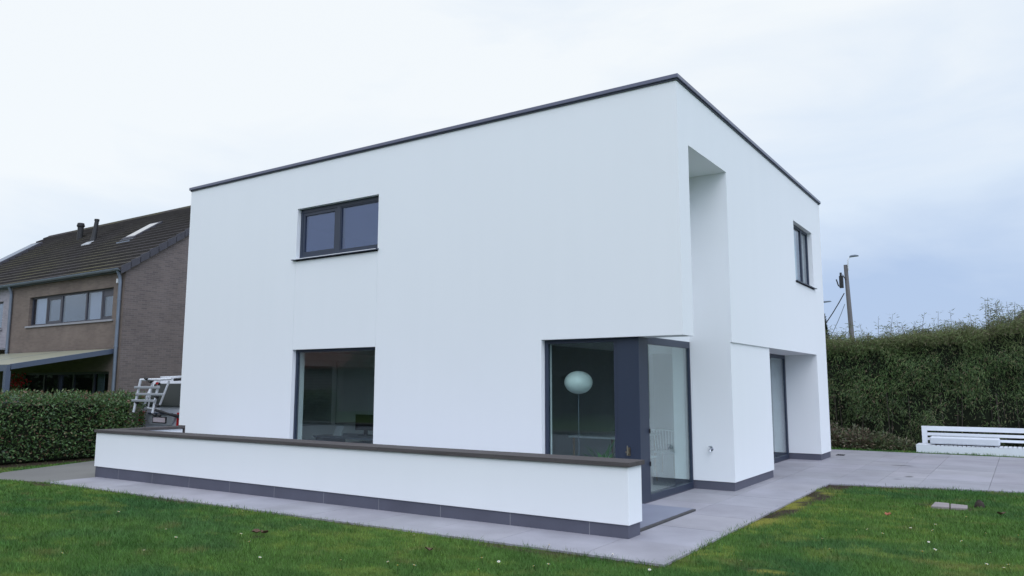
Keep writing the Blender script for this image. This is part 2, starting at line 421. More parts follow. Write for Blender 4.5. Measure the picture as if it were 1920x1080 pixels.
# ------------------------------------------------------------------ sky and sun (overcast)
SUN_EL, SUN_AZ = math.radians(48), math.radians(136)    # azimuth clockwise from +y
def build_world():
    w = bpy.data.worlds.new('World'); SC.world = w; w.use_nodes = True
    nt = w.node_tree; N = nt.nodes.new; Lk = nt.links.new
    bg = nt.nodes['Background']; out = nt.nodes['World Output']
    sky = N('ShaderNodeTexSky'); sky.sky_type = 'NISHITA'; sky.sun_disc = False
    sky.sun_elevation = SUN_EL; sky.sun_rotation = SUN_AZ; sky.altitude = 20; sky.air_density = 1.2; sky.dust_density = 2.
    Lk(sky.outputs[0], bg.inputs[0]); bg.inputs[1].default_value = .10
    # cloud deck
    tc = N('ShaderNodeTexCoord'); sp = N('ShaderNodeSeparateXYZ'); Lk(tc.outputs['Generated'], sp.inputs[0])
    mp = N('ShaderNodeMapping'); mp.inputs['Scale'].default_value = (1.6,1.6,5.5); mp.inputs['Rotation'].default_value = (.12,.05,.4); Lk(tc.outputs['Generated'], mp.inputs[0])
    n1 = N('ShaderNodeTexNoise'); n1.inputs['Scale'].default_value = 1.7; n1.inputs['Detail'].default_value = 7; n1.inputs['Roughness'].default_value = .52; n1.inputs['Distortion'].default_value = .5
    Lk(mp.outputs[0], n1.inputs['Vector'])
    # thinner deck towards the horizon and to the right, where the grey-blue shows
    el = N('ShaderNodeMapRange'); el.interpolation_type = 'SMOOTHSTEP'; el.inputs[1].default_value = .02; el.inputs[2].default_value = .40; el.inputs[3].default_value = 0.; el.inputs[4].default_value = .88; Lk(sp.outputs['Z'], el.inputs[0])
    dt = N('ShaderNodeVectorMath'); dt.operation = 'DOT_PRODUCT'; dt.inputs[1].default_value = (.83,.55,0); Lk(tc.outputs['Generated'], dt.inputs[0])
    rt = N('ShaderNodeMapRange'); rt.inputs[1].default_value = -.6; rt.inputs[2].default_value = .45; rt.inputs[3].default_value = .42; rt.inputs[4].default_value = -.12; Lk(dt.outputs['Value'], rt.inputs[0])
    a1 = N('ShaderNodeMath'); a1.operation = 'ADD'; Lk(el.outputs[0], a1.inputs[0]); Lk(rt.outputs[0], a1.inputs[1])
    ns = N('ShaderNodeMapRange'); ns.inputs[1].default_value = .3; ns.inputs[2].default_value = .7; ns.inputs[3].default_value = -.16; ns.inputs[4].default_value = .24; Lk(n1.outputs['Fac'], ns.inputs[0])
    a2 = N('ShaderNodeMath'); a2.operation = 'ADD'; a2.use_clamp = True; Lk(a1.outputs[0], a2.inputs[0]); Lk(ns.outputs[0], a2.inputs[1])
    cr = N('ShaderNodeValToRGB'); e = cr.color_ramp.elements
    e[0].position = 0.; e[0].color = (.455,.585,.820,1)
    e[1].position = .97; e[1].color = (.905,.950,.985,1)
    k = e.new(.5); k.color = (.70,.805,.945,1)
    Lk(a2.outputs[0], cr.inputs[0])
    # the deck is brighter and cooler on the side of the hidden sun, behind the viewer
    ds = N('ShaderNodeVectorMath'); ds.operation = 'DOT_PRODUCT'; ds.inputs[1].default_value = (math.sin(SUN_AZ)*math.cos(SUN_EL), math.cos(SUN_AZ)*math.cos(SUN_EL), math.sin(SUN_EL)); Lk(tc.outputs['Generated'], ds.inputs[0])
    dm = N('ShaderNodeMapRange'); dm.interpolation_type = 'SMOOTHSTEP'; dm.inputs[1].default_value = .35; dm.inputs[2].default_value = 1.; dm.inputs[3].default_value = 0; dm.inputs[4].default_value = 1; Lk(ds.outputs['Value'], dm.inputs[0])
    gl = N('ShaderNodeMix'); gl.data_type = 'RGBA'; Lk(dm.outputs[0], gl.inputs[0]); Lk(cr.outputs[0], gl.inputs[6]); gl.inputs[7].default_value = (1.52,1.80,2.28,1)
    b2 = N('ShaderNodeBackground'); Lk(gl.outputs[2], b2.inputs[0]); b2.inputs[1].default_value = 1.04
    mx = N('ShaderNodeMixShader'); mx.inputs[0].default_value = .94
    Lk(bg.outputs[0], mx.inputs[1]); Lk(b2.outputs[0], mx.inputs[2]); Lk(mx.outputs[0], out.inputs[0])
build_world()
sl = bpy.data.lights.new('sun', 'SUN'); sl.energy = .8; sl.angle = math.radians(45); sl.color = (1,.93,.89)
so = bpy.data.objects.new('sun', sl); COL.objects.link(so); so.location = (10,-20,30)
sd = Vector((math.sin(SUN_AZ)*math.cos(SUN_EL), math.cos(SUN_AZ)*math.cos(SUN_EL), math.sin(SUN_EL)))
so.rotation_euler = (-sd).to_track_quat('-Z', 'Y').to_euler()
SC.view_settings.view_transform = 'Standard'; SC.view_settings.look = 'None'; SC.view_settings.exposure = 0; SC.view_settings.gamma = 1

# ------------------------------------------------------------------ ground
def gz(x, y):
    """the ground falls a few centimetres towards the drive on the left"""
    return -.05*np.clip(-np.asarray(x, float)/11, 0, 1.3)

def lawn_edge_front(x): return -3.205 + .06*(vnoise(x*2.2, x*0, 5)-.5) + .06*(vnoise(x*9, x*0, 6)-.5)
def lawn_edge_right(y): return .968 + .06*(vnoise(y*1.7, y*0, 8)-.5) + .06*(vnoise(y*8, y*0, 9)-.5)
def lawn_edge_back(x): return 4.14 + .225*(x-.95) + .07*(vnoise(x*2, x*0, 10)-.5) + .05*(vnoise(x*9, x*0, 12)-.5)

DRIVE = [(-12.65,-3.58),(-10.93,-3.24),(-10.93,-.1),(-11.93,-.1),(-11.93,16),(-14.9,16),(-14.75,1.2),(-14.37,-.5),(-13.42,-2.9)]
def in_poly(x, y, poly):
    c = np.zeros(x.shape, bool); n = len(poly)
    for i in range(n):
        x0, y0 = poly[i]; x1, y1 = poly[(i+1) % n]
        if y0 == y1: continue
        c ^= ((y0 > y) != (y1 > y)) & (x < (x1-x0)*(y-y0)/(y1-y0)+x0)
    return c

def on_lawn(x, y):
    front = (y < lawn_edge_front(x)) & (x < 1.0)
    right = (x > lawn_edge_right(y)) & (y < lawn_edge_back(x))
    front2 = (x >= 1.0) & (y < -3.0)
    back = (y > 11.82+.04*(vnoise(x*6, y*0, 3)-.5)) & (y < 16) & (x > -3)
    left = (x < -11.0) & (y < 16) & ((x < -12.0) | (y < -3))
    g = front | right | front2 | back | left
    return g & ~in_poly(x + .04*(vnoise(x*5, y*5, 2)-.5), y, DRIVE)

SOIL = [(1.14,3.90,.30,.45),(1.75,4.22,.85,.13),(1.12,2.5,.30,.75),(1.10,1.1,.20,1.0),(1.10,-.1,.12,.6),(-7.2,-3.32,.9,.06),(-3.6,-3.30,1.3,.045),(-10.8,-3.4,.5,.10),
        (-.6,-3.33,.8,.05),(-15.,-3,.55,6),(3.0,2.35,.34,.27),(2.62,2.5,.12,.10),(-3.51,-4.42,.10,.07),(2.4,-3.2,.22,.16),(1.85,-2.9,.2,.12),(0,13.2,8,.35)]
def soil_mask(x, y):
    s = np.zeros(x.shape)
    wob = .5*(fbm(x*7, y*7, 40)-.5)
    for cx, cy, rx, ry in SOIL:
        d = np.sqrt(((x-cx)/rx)**2+((y-cy)/ry)**2)+wob
        s = np.maximum(s, np.clip((1.15-d)/.45, 0, 1))
    return s

def moss_mask(x, y):
    m = .30*fbm(x*.8+3, y*1.2, 21, 3)+.45*fbm(x*2.4, y*4.5, 22, 3)+.25*fbm(x*9, y*14, 23, 2)
    edge = np.exp(-np.abs(y-lawn_edge_front(x))/.8)*(x < 1.5) + np.exp(-np.abs(x-1.1)/.45)*(y < 3.6)*(y > -3.2)
    return np.clip((m+.13*np.clip(edge, 0, 1)-.57)/.10, 0, 1)

def lawn_colour(x, y, r):
    """colour of the sward itself: deep green, moss, straw"""
    g1 = np.array([.058,.142,.028]); g2 = np.array([.092,.182,.034]); moss = np.array([.28,.32,.06]); straw = np.array([.19,.17,.06]); dk = np.array([.030,.105,.040])
    t = fbm(x*.7, y*1.1, 30, 4)[:, None]
    t = np.clip((t-.3)/.4, 0, 1)
    c = g1*(1-t)+g2*t
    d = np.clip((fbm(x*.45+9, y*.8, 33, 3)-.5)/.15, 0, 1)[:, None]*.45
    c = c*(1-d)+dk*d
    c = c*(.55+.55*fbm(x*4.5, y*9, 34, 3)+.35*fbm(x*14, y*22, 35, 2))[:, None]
    mm = moss_mask(x, y)[:, None]*(.30+.28*np.exp(-np.abs(x-1.3)/.8)*(y > -2.5))[:, None]
    c = c*(1-mm)+moss*mm
    st = np.clip((fbm(x*2.6, y*3.4, 36, 3)-.69)/.1, 0, 1)[:, None]*.4
    c = c*(1-st)+straw*st
    s = soil_mask(x, y)[:, None]*.45
    c = c*(1-s)+np.array([.10,.085,.04])*s
    return c*(.65+.75*r[:, None])

def axis_cuts(a, b, step, far):
    c = list(np.arange(a, b+1e-6, step)); s = step
    lo, hi = a, b
    L, H = [], []
    while hi < far:
        s *= 1.35; hi += s; H.append(hi); lo -= s; L.append(lo)
    return np.array(L[::-1]+c+H)

def build_ground():
    xs = axis_cuts(-18, 9, .12, 420); ys = axis_cuts(-9, 15, .12, 420)
    X, Y = np.meshgrid(xs, ys, indexing='ij')
    x = X.ravel(); y = Y.ravel()
    z = gz(x, y) - .020 + .010*(fbm(x*3, y*3, 50)-.5)
    V = np.stack([x, y, z], 1)
    nx, ny = X.shape
    I = np.arange(nx*ny).reshape(nx, ny)
    Fq = np.stack([I[:-1,:-1], I[1:,:-1], I[1:,1:], I[:-1,1:]], -1).reshape(-1, 4)
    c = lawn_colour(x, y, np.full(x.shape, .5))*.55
    s = soil_mask(x, y)
    near = ((np.abs(x-lawn_edge_right(y)) < .10) & (y < 4.3) & (y > -3.2)) | ((np.abs(y-lawn_edge_front(x)) < .07) & (x < 1)) | ((np.abs(y-lawn_edge_back(x)) < .07) & (x > .9))
    s = np.maximum(s, near*np.clip((fbm(x*2.2, y*2.2, 55)-.35)/.3, 0, .9))[:, None]
    so = np.array([.040,.029,.021])*(.5+fbm(x*9, y*9, 56)[:,None]); ms = np.clip((fbm(x*3.2, y*2.4, 57)-.50)/.08, 0, 1)[:,None]*(x > .9)[:,None]*(y < 3.3)[:,None]*.8
    so = so*(1-ms)+np.array([.20,.20,.032])*ms
    c = c*(1-s)+so*s
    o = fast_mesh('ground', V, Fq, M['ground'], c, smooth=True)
    tag(o, kind='structure')

def build_grass():
    cp = np.array([3.987,-10.354])
    regs = [(-15.4,9.5,-9.2,-2.9,2600),(.9,10.5,-3.1,5.9,2300),(-2.5,9,11.7,13.5,420),(-15.6,-10.8,-4.2,3.,900)]
    Ps = []
    for x0,x1,y0,y1,d in regs:
        n = int((x1-x0)*(y1-y0)*d)
        p = np.stack([RNG.uniform(x0,x1,n), RNG.uniform(y0,y1,n)], 1)
        dist = np.linalg.norm(p-cp, axis=1)
        keep = RNG.random(n) < np.clip((8.5/np.maximum(dist, 1))**.9, .12, 1)
        th = np.arctan2(-(p[:,0]-cp[0]), p[:,1]-cp[1])     # left of straight ahead
        ang = th-math.radians(33.7)
        keep &= (np.abs(ang) < math.radians(56)) & (dist > 4.6)
        p = p[keep]
        Ps.append(p[on_lawn(p[:,0], p[:,1])])
    p = np.concatenate(Ps); x, y = p[:,0], p[:,1]
    s = soil_mask(x, y)
    keep = RNG.random(len(p)) > s*.90
    # paving stones, leaf litter and the small cover set in the lawn stay clear
    keep &= ~((np.abs(x-2.985) < .24) & (np.abs(y-2.37) < .17) & (np.abs((y-2.40)-.0*(x-2.9)) < .3))
    p = p[keep]; x, y = p[:,0], p[:,1]; n = len(p)
    r = RNG.random(n)
    moss = moss_mask(x, y)
    tuft = fbm(x*2.3, y*2.3, 60, 2)
    h = (.013+.018*RNG.random(n))*(.65+.8*tuft)*(1-.5*moss)
    dist = np.linalg.norm(p-cp, axis=1)
    far = y > 11
    h[far] *= 1.7
    de = np.minimum(np.minimum(np.abs(y-lawn_edge_front(x))+9*(x > 1.0), np.abs(x-lawn_edge_right(y))+9*((y > 4.2) | (y < -3.1))), np.abs(y-lawn_edge_back(x))+9*(x < 1.0))
    edge = (de < .07) & (RNG.random(n) < .35+.5*(fbm(x*3.1, y*3.1, 64)-.5)*2)
    h[edge] = h[edge]*1.7+.008
    w = np.clip(.0042*dist/7, .0045, .014)*(1+.4*RNG.random(n))
    a = RNG.uniform(0, 2*math.pi, n); lean = RNG.uniform(.3, 2.0, n)
    base = np.stack([x, y, gz(x, y)-.024], 1)
    side = np.stack([np.cos(a), np.sin(a), np.zeros(n)], 1)
    b = a+math.pi/2+RNG.normal(0, .5, n)
    tip = base + np.stack([np.cos(b)*h*lean, np.sin(b)*h*lean, h+.022], 1)
    V = np.stack([base-side*w[:,None]/2, base+side*w[:,None]/2, tip], 1).reshape(-1, 3)
    Fq = np.arange(n*3).reshape(n, 3)
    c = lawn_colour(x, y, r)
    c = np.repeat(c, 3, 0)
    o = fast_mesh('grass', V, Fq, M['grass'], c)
    tag(o, 'short mossy green lawn grass around the paving', 'grass', kind='stuff')

def slab_sheet(name, slabs, mat_, th=.05, gap=.004, top=0.):
    """bevelled-edge paving slabs in one mesh, each slightly different in tone"""
    V = []; Fq = []; C = []
    for q in slabs:
        q = np.array(q, float); c = q.mean(0)
        d = q-c; L = np.linalg.norm(d, axis=1, keepdims=True)
        q2 = c + d*(1-gap*1.1/L)
        b = len(V); t = random.uniform(.93, 1.05); tint = (t*random.uniform(.985,1.01), t, t*random.uniform(.985,1.015))
        lip = .002*random.random()
        for px, py in q2: V.append((px, py, float(gz(px, py))+top+lip))
        for px, py in q2: V.append((px, py, float(gz(px, py))+top-th))
        k = len(q2)
        Fq.append(tuple(b+i for i in range(k)))
        for i in range(k): Fq.append((b+i, b+k+i, b+k+(i+1) % k, b+(i+1) % k))
        C += [tint]*(2*k)
    me = bpy.data.meshes.new(name); me.from_pydata(V, [], Fq); me.materials.append(mat_)
    a = me.color_attributes.new('Col', 'FLOAT_COLOR', 'POINT')
    a.data.foreach_set('color', np.concatenate([np.array(C), np.ones((len(C), 1))], 1).astype(np.float32).ravel())
    me.update(); o = bpy.data.objects.new(name, me); COL.objects.link(o)
    return tag(o, kind='structure')

def rect_slabs(xc, yc):
    return [[(xc[i],yc[j]),(xc[i+1],yc[j]),(xc[i+1],yc[j+1]),(xc[i],yc[j+1])] for i in range(len(xc)-1) for j in range(len(yc)-1)]

def build_paving():
    # strip along the low wall, turning the corner and running to the terrace
    xs = [-10.93,-10.2,-9.18,-8.16,-7.14,-6.12,-5.10,-4.08,-3.06,-2.04,-1.02,.12]
    s = rect_slabs(xs, [-3.24,-2.30])
    s += [[(.12,-3.24),(1.0,-3.24),(1.0,-2.30),(.12,-2.30)]]
    s += rect_slabs([.125,1.0], [-2.30,-1.3,-.28,.74,1.76,2.78,3.80])
    s += rect_slabs([-.72,.125], [-.02,.74,1.76,2.78,3.80])
    o = slab_sheet('path', s, M['paving'])
    xs = [-.72,.125,1.02,1.69,2.34,3.37,4.39,5.41,6.43,7.45,8.47,9.49]
    ys = [3.80,4.82,5.84,6.86,7.88,8.90,9.92,10.94,11.82]
    e = lambda x: min(5.8, 4.10+.225*(x-.95))
    s = rect_slabs(xs, ys[2:])+rect_slabs(xs[:3], ys[:3])
    s += [[(a,e(a)),(b,e(b)),(b,5.84),(a,5.84)] for a, b in zip(xs[2:], xs[3:])]
    slab_sheet('terrace', s, M['paving'])
    slab_sheet('terrace', rect_slabs([-11.9,-9,-6,-3,-.72], [9.52,10.6,11.82]), M['paving'])
    # the lawn covers the front corner of the terrace field
    # poured drive on the left
    mb = MB()
    n = len(DRIVE)
    v = [(x, y, float(gz(x,y))-.004) for x, y in DRIVE] + [(x, y, float(gz(x,y))-.15) for x, y in DRIVE]
    mb.add(v, [tuple(range(n))]+[(i, n+i, n+(i+1) % n, (i+1) % n) for i in range(n)])
    tag(mb.build('driveway', M['concrete']), kind='structure')
    # raised bluestone floor of the court behind the low wall
    mb = MB()
    mb.box(-10.63,.085,-1.955,-.022,-.1,.032,0)
    mb.box(.085,.125,-1.955,-.022,-.1,.026,1)
    tag(mb.build('patio', [M['slab'], M['slabedge']], bevel=.004), kind='structure')

# ------------------------------------------------------------------ the white house
L_, W_, H_ = 11.942, 9.483, 6.2
SLOT0, SLOT1, SLOTH = .418, 2.191, 5.309
OH = 2.419
WX0, WX1 = -8.222, -5.955
XR = -.73
def build_house():
    h = thing('white_house', (-6, 4.7, 0), 'white plastered two-storey cube house with flat dark-edged roof and tall corner slot', 'house')
    e = .1
    slot = (XR, e, SLOT0, SLOT1, 0, SLOTH)
    corner = (XR, e, -e, SLOT1, -1, OH)
    recess = (-.72, e, 4.521, 8.436, -1, 2.416)
    panel = (-.025, e, SLOT1, 4.521, -1, 2.416)
    roomA = (-4.4, -1.05, .32, 9.15, .03, 2.55)
    roomB = (-11.6, -4.55, .32, 9.15, .03, 2.55)
    roomC = (-11.6, -4.6, .32, 9.15, 2.9, 5.85)
    roomD = (-4.4, -.32, 2.6, 9.15, 2.9, 5.85)
    subs = [slot, corner, recess, panel, roomA, roomB, roomC, roomD,
        (-1.06, XR+.001, .40, SLOT1, .03, OH), (-2.357, XR, -e, .33, .0, OH),
        (-1.06, -.719, 4.75, 8.436, .03, 2.416), (-.33, e, 6.759, 8.505, 3.998, 5.311),
        (WX0, WX1, -e, .33, .0, 2.407), (WX0, WX1, -e, .33, 4.26, 5.297),
        (-L_+.32, -.32, .32, W_-.32, 6.0, 7), (-11.3, -5.0, 9.0, 10, .4, 2.45), (-10.4, -6.2, 9.0, 10, 3.9, 5.2), (-4.56, -4.39, 3.0, 5.0, .03, 2.3),
        (WX0-.008, WX0, -e, .006, 2.407, 4.235), (WX1, WX1+.006, -e, .006, 2.407, 4.235)]
    mb = MB(); voxel(mb, [(-L_, 0, 0, W_, .14, H_)], subs); mb.build('wall', M['plaster'], h)
    # plinth of bluestone set a little back
    k = .015
    g = lambda b, d: (b[0]-d, b[1], b[2]-d, b[3]+d, b[4], b[5])
    mb = MB()
    voxel(mb, [(-L_+k, -k, k, W_-k, -.25, .14)], [(XR, e, -e, SLOT1+k, -1, 1), g(recess, k), (-.025-k, e, SLOT1, 4.53, -1, 1),
        (-1.06, XR+.001, .40, SLOT1, .03, 1), (-2.357, XR, -e, .33, .03, 1), (-1.06, -.71, 4.75, 8.436, .03, 1), (WX0, WX1, -e, .33, .03, 1),
        roomA, roomB, (-4.56, -4.39, 3.0, 5.0, .03, 1)])
    mb.build('plinth', M['stone'], h)
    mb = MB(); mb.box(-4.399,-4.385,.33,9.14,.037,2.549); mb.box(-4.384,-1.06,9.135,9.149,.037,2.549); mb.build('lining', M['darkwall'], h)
    mb = MB(); mb.box(-11.59,-4.56,.33,9.14,.026,.036); mb.box(-4.39,-1.06,.33,9.14,.026,.036); mb.build('floor', M['floor'], h)
    # metal roof edge: lip all round, dark strip beneath stands in for its shadow
    mb = MB()
    def ring(o, w, z0, z1):
        x0, x1, y0, y1 = -L_-o, o, -o, W_+o
        mb.box(x0, x1, y0, y0+w, z0, z1); mb.box(x0, x1, y1-w, y1, z0, z1)
        mb.box(x0, x0+w, y0+w, y1-w, z0, z1); mb.box(x1-w, x1, y0+w, y1-w, z0, z1)
    ring(.042, .34, H_+.018, H_+.080)
    c = mb.build('roof_coping', M['coping'], h, bevel=.006)
    mb = MB(); ring(.018, .30, H_-.008, H_+.017); mb.build('shadow_strip', M['anth'], c)
    mb = MB(); mb.box(-L_+.32, -.32, .32, W_-.32, 5.99, 6.02); mb.build('roof', M['stone'], h)

    # upper front window
    w = frame(MB(), 'y', .09, .08, WX0, WX1, 4.26, 5.297, .065, [-7.12], .11, top=.085, bot=.075).build('window', M['anth'], h, bevel=.004)
    frame(MB(), 'y', .098, .06, WX0+.067, -7.177, 4.337, 5.210, .062).build('sash', M['anth'], w, bevel=.004)
    frame(MB(), 'y', .098, .06, -7.063, WX1-.067, 4.337, 5.210, .022).build('sash', M['anth'], w, bevel=.003)
    MB().box(WX0+.127, -7.237, .12, .146, 4.397, 5.150).build('pane', M['glass_up'], w)
    MB().box(-7.043, WX1-.087, .12, .146, 4.357, 5.190).build('pane', M['glass_up'], w)
    mb = MB(); mb.prism([(-.055,4.235),(-.055,4.222),(.0,4.222),(.0,4.2),(.09,4.2),(.09,4.262),(.085,4.262)], 'x', WX0-.005, WX1+.005)
    mb.box(WX0-.09, WX0-.006, -.055, -.002, 4.226, 4.240); mb.box(WX1+.006, WX1+.03, -.055, -.002, 4.226, 4.25)
    mb.build('window_sill', M['anth'], w)
    # tall ground-floor window
    w = frame(MB(), 'y', .09, .07, WX0, WX1, .04, 2.407, .052, top=.055).build('window', M['anth'], h, bevel=.004)
    MB().box(WX0+.05, WX1-.05, .11, .136, .09, 2.355).build('pane', M['glass'], w)
    # glazed corner
    w = frame(MB(), 'y', .10, .07, -2.357, -1.08, .032, OH-.002, .062).build('window', M['anth'], h, bevel=.004)
    w['label'] = 'front half of the glazed corner'
    MB().box(-2.297, -1.14, .12, .146, .09, OH-.06).build('pane', M['glass'], w)
    MB().box(-1.078, XR+.006, .085, .392, .012, OH-.001).build('corner_post', M['anth'], h, bevel=.004)
    w = frame(MB(), 'x', XR+.003, .07, .394, SLOT1-.003, .012, OH+.02, .035, top=.11, bot=.09).build('door', M['anth'], h, bevel=.004)
    w['label'] = 'fully glazed garden door in the corner recess'
    MB().box(XR-.05, XR-.024, .427, SLOT1-.036, .10, OH-.088).build('pane', M['glass_door'], w)
    for z in (.52, 1.0):
        mb = MB(); mb.box(XR+.008, XR+.02, .388, .412, z, z+.06); mb.tube([(XR+.022,.40,z-.005),(XR+.022,.40,z+.065)], .008); mb.build('hinge', M['black'], w)
    # sliding door deep in the right-hand recess
    w = frame(MB(), 'x', -.722, .07, 4.75, 8.433, .02, 2.414, .085, [6.6], .09).build('door', M['anth'], h, bevel=.004)
    w['label'] = 'dark framed sliding door in the right recess'
    MB().box(-.77, -.744, 4.83, 6.56, .10, 2.33).build('pane', M['glass'], w)
    MB().box(-.77, -.744, 6.64, 8.35, .10, 2.33).build('pane', M['glass'], w)
    # upper window on the right side
    w = frame(MB(), 'x', -.10, .08, 6.759, 8.505, 3.998, 5.311, .06, [7.86], .09).build('window', M['anth'], h, bevel=.004)
    MB().box(-.15, -.124, 6.815, 7.82, 4.055, 5.255).build('pane', M['glass'], w)
    MB().box(-.15, -.124, 7.90, 8.45, 4.055, 5.255).build('pane', M['glass'], w)
    mb = MB(); mb.prism([(.05,3.965),(.05,3.978),(-.098,4.0),(-.098,3.94),(0,3.94),(0,3.965)], 'y', 6.75, 8.51)
    mb.box(.002, .05, 8.512, 8.60, 3.97, 3.985); mb.build('window_sill', M['anth'], w)

    for z0, z1, xa, xb in ((.4,2.45,-11.3,-5.0),(3.9,5.2,-10.4,-6.2)):  # unseen rear windows, the kitchen one added to let light into the room
        w = frame(MB(), 'y', W_-.17, .07, xa, xb, z0, z1, .06, [-8.3], .09).build('window', M['anth'], h)
        for a, b in ((xa+.06,-8.345),(-8.255,xb-.06)): MB().box(a, b, W_-.145, W_-.12, z0+.06, z1-.06).build('pane', M['glass'], w)
    # things fixed to or standing in the house
    t = thing('garden_tap', (-.4, SLOT1, .66), 'small chrome outdoor tap on the white recess wall', 'tap')
    MB().tube([(-.4,SLOT1,.66),(-.4,SLOT1-.012,.66)], .033, 16).build('wall_plate', M['chrome'], t)
    MB().tube([(-.4,SLOT1-.01,.66),(-.4,SLOT1-.07,.66),(-.395,SLOT1-.10,.655),(-.39,SLOT1-.115,.62)], [.016,.018,.016,.013], 12).build('spout', M['chrome'], t)
    mb = MB(); mb.tube([(-.4,SLOT1-.055,.67),(-.4,SLOT1-.055,.705)], .008); mb.tube([(-.43,SLOT1-.055,.705),(-.37,SLOT1-.055,.708)], .009); mb.build('handle', M['chrome'], t)
    t = thing('wall_fitting', (-.91, .085, .70), 'small golden metal fitting on the dark corner post above the plank', 'fitting')
    mb = MB(); mb.box(-.935,-.885,.078,.084,.68,.80); mb.build('back_plate', M['brass'], t)
    mb = MB(); mb.tube([(-.91,.08,.70),(-.91,.03,.70)], .012); mb.tube([(-.91,.035,.69),(-.91,.035,.80),(-.91,.03,.83)], [.014,.011,.005]); mb.tube([(-.94,.035,.735),(-.88,.035,.735)], .008); mb.build('lever', M['brass'], t)

def build_inside():
    lx, ly = -2.035, .62
    t = thing('floor_lamp', (lx, ly, .036), 'floor lamp with large opal globe behind the corner glass', 'lamp')
    prof = [(.230*math.cos(a), 1.75-.036+.185*math.sin(a)) for a in np.linspace(-1.45, 1.45, 17)]
    MB().lathe((lx,ly,.036), prof, 32).build('lamp_shade', M['globe'], t)
    MB().tube([(lx,ly,.05),(lx,ly,1.57)], .0065).build('pole', M['zinc'], t)
    MB().lathe((lx,ly,.036), [(.15,0),(.15,.02),(.02,.03)], 24).build('base', M['whitegrey'], t)
    # dining table with chairs
    t = thing('dining_table', (-2.75, 3.4, .036), 'pale table in the room behind the corner glass', 'table')
    MB().box(-3.3,-2.2,2.5,4.3,.72,.755).build('tabletop', M['paper'], t, bevel=.006)
    for sx in (-3.22,-2.28):
        for sy in (2.58,4.22): MB().tube([(sx,sy,.04),(sx,sy,.72)], [.018,.026]).build('leg', M['oak'], t)
    def chair(x, y, s, label):
        c = thing('dining_chair', (x, y, .036), label, 'chair', 'white chairs round the dining table')
        MB().box(x-.21,x+.21,y-.21,y+.21,.44,.47).build('seat', M['greyblind'], c, bevel=.01)
        for dx in (-.18,.18):
            for dy in (-.18,.18): MB().tube([(x+dx*1.15,y+dy*1.15,.04),(x+dx,y+dy,.44)], [.012,.016]).build('leg', M['oak'], c)
        mb = MB(); mb.tube([(x-.2,y+s*.22,.86),(x,y+s*.25,.88),(x+.2,y+s*.22,.86)], .017)
        for k in range(7):
            u = -.18+.06*k; mb.tube([(x+u*.85,y+s*.19,.46),(x+u,y+s*.23,.86)], .008, 6)
        mb.build('backrest', M['greyblind'], c)
    chair(-1.72, 2.3, -1, 'white spindle-back chair nearest the glass door')
    chair(-1.75, 3.6, -1, 'white spindle-back chair farther from the glass door')
    # pot plant
    t = thing('house_plant', (-1.75, .95, .036), 'green leafy pot plant inside the corner window', 'plant')
    MB().lathe((-1.75,.95,.036), [(.10,0),(.14,.26),(.125,.26),(.12,.22)], 18).build('pot', M['whitegrey'], t)
    n = 46; a = RNG.uniform(0, 6.28, n); el = RNG.uniform(.5, 1.35, n)
    D = np.stack([np.cos(a)*np.cos(el), np.sin(a)*np.cos(el), np.sin(el)], 1)
    P = np.array([-1.75,.95,.26])+D*RNG.uniform(.05,.38,n)[:,None]
    V, Fq = leaves(P, unit(D+np.array([0,0,-.35])), np.tile([0,0,1.], (n,1))+.01, RNG.uniform(.16,.30,n), RNG.uniform(.04,.07,n))
    fast_mesh('leaf', V, Fq, M['leaf'], np.repeat(np.array([[.05,.19,.03]])*RNG.uniform(.6,1.3,(n,1)), 4, 0), t)
    # kitchen: blinds on the far wall, desk in front
    for y0, y1, m, lb in ((3.22,4.22,'darkblind','dark slatted blind on the far wall of the kitchen'), (4.40,5.92,'greyblind','pale grey blind on the far wall of the kitchen')):
        b = thing('window_blind', (-11.59, (y0+y1)/2, .66), lb, 'blind')
        mb = MB()
        zz = .70
        while zz < 2.2:
            mb.hexa([(-11.585,y0,zz),(-11.56,y0,zz),(-11.56,y1,zz),(-11.585,y1,zz),(-11.585,y0,zz+.036),(-11.572,y0,zz+.036),(-11.572,y1,zz+.036),(-11.585,y1,zz+.036)]); zz += .04
        mb.build('slats', M[m], b)
        MB().box(-11.597,-11.52,y0-.02,y1+.02,2.2,2.36).build('head_rail', M['greyblind'], b)
        MB().box(-11.59,-11.545,y0,y1,.655,.695).build('bottom_rail', M['blind'], b)
    t = thing('work_desk', (-8.9, 2.6, .036), 'blue-grey desk inside the tall ground-floor window', 'desk')
    MB().box(-9.9,-7.9,2.1,3.1,.50,.54).build('tabletop', M['bluedesk'], t, bevel=.004)
    for x in (-9.85,-7.99):
        MB().box(x,x+.05,2.15,3.05,.04,.50).build('leg', M['bluedesk'], t)
    t = thing('monitor', (-8.85, 2.7, .54), 'dark screen on the desk inside the tall window', 'monitor')
    MB().box(-9.15,-8.55,2.72,2.75,.66,1.02).build('screen', M['black'], t, bevel=.006)
    mb = MB(); mb.box(-8.9,-8.8,2.75,2.78,.55,.8); mb.box(-9.0,-8.7,2.66,2.86,.541,.555); mb.build('stand', M['black'], t)
    t = MB().hexa([(-9.45,2.3,.541),(-9.2,2.3,.541),(-9.2,2.36,.541),(-9.45,2.36,.541),(-9.45,2.42,.76),(-9.2,2.42,.76),(-9.2,2.44,.76),(-9.45,2.44,.76)]).build('tablet', M['paper'], loc=(-9.3,2.35,.541))
    tag(t, 'pale framed tablet leaning on the desk inside the tall window', 'tablet')
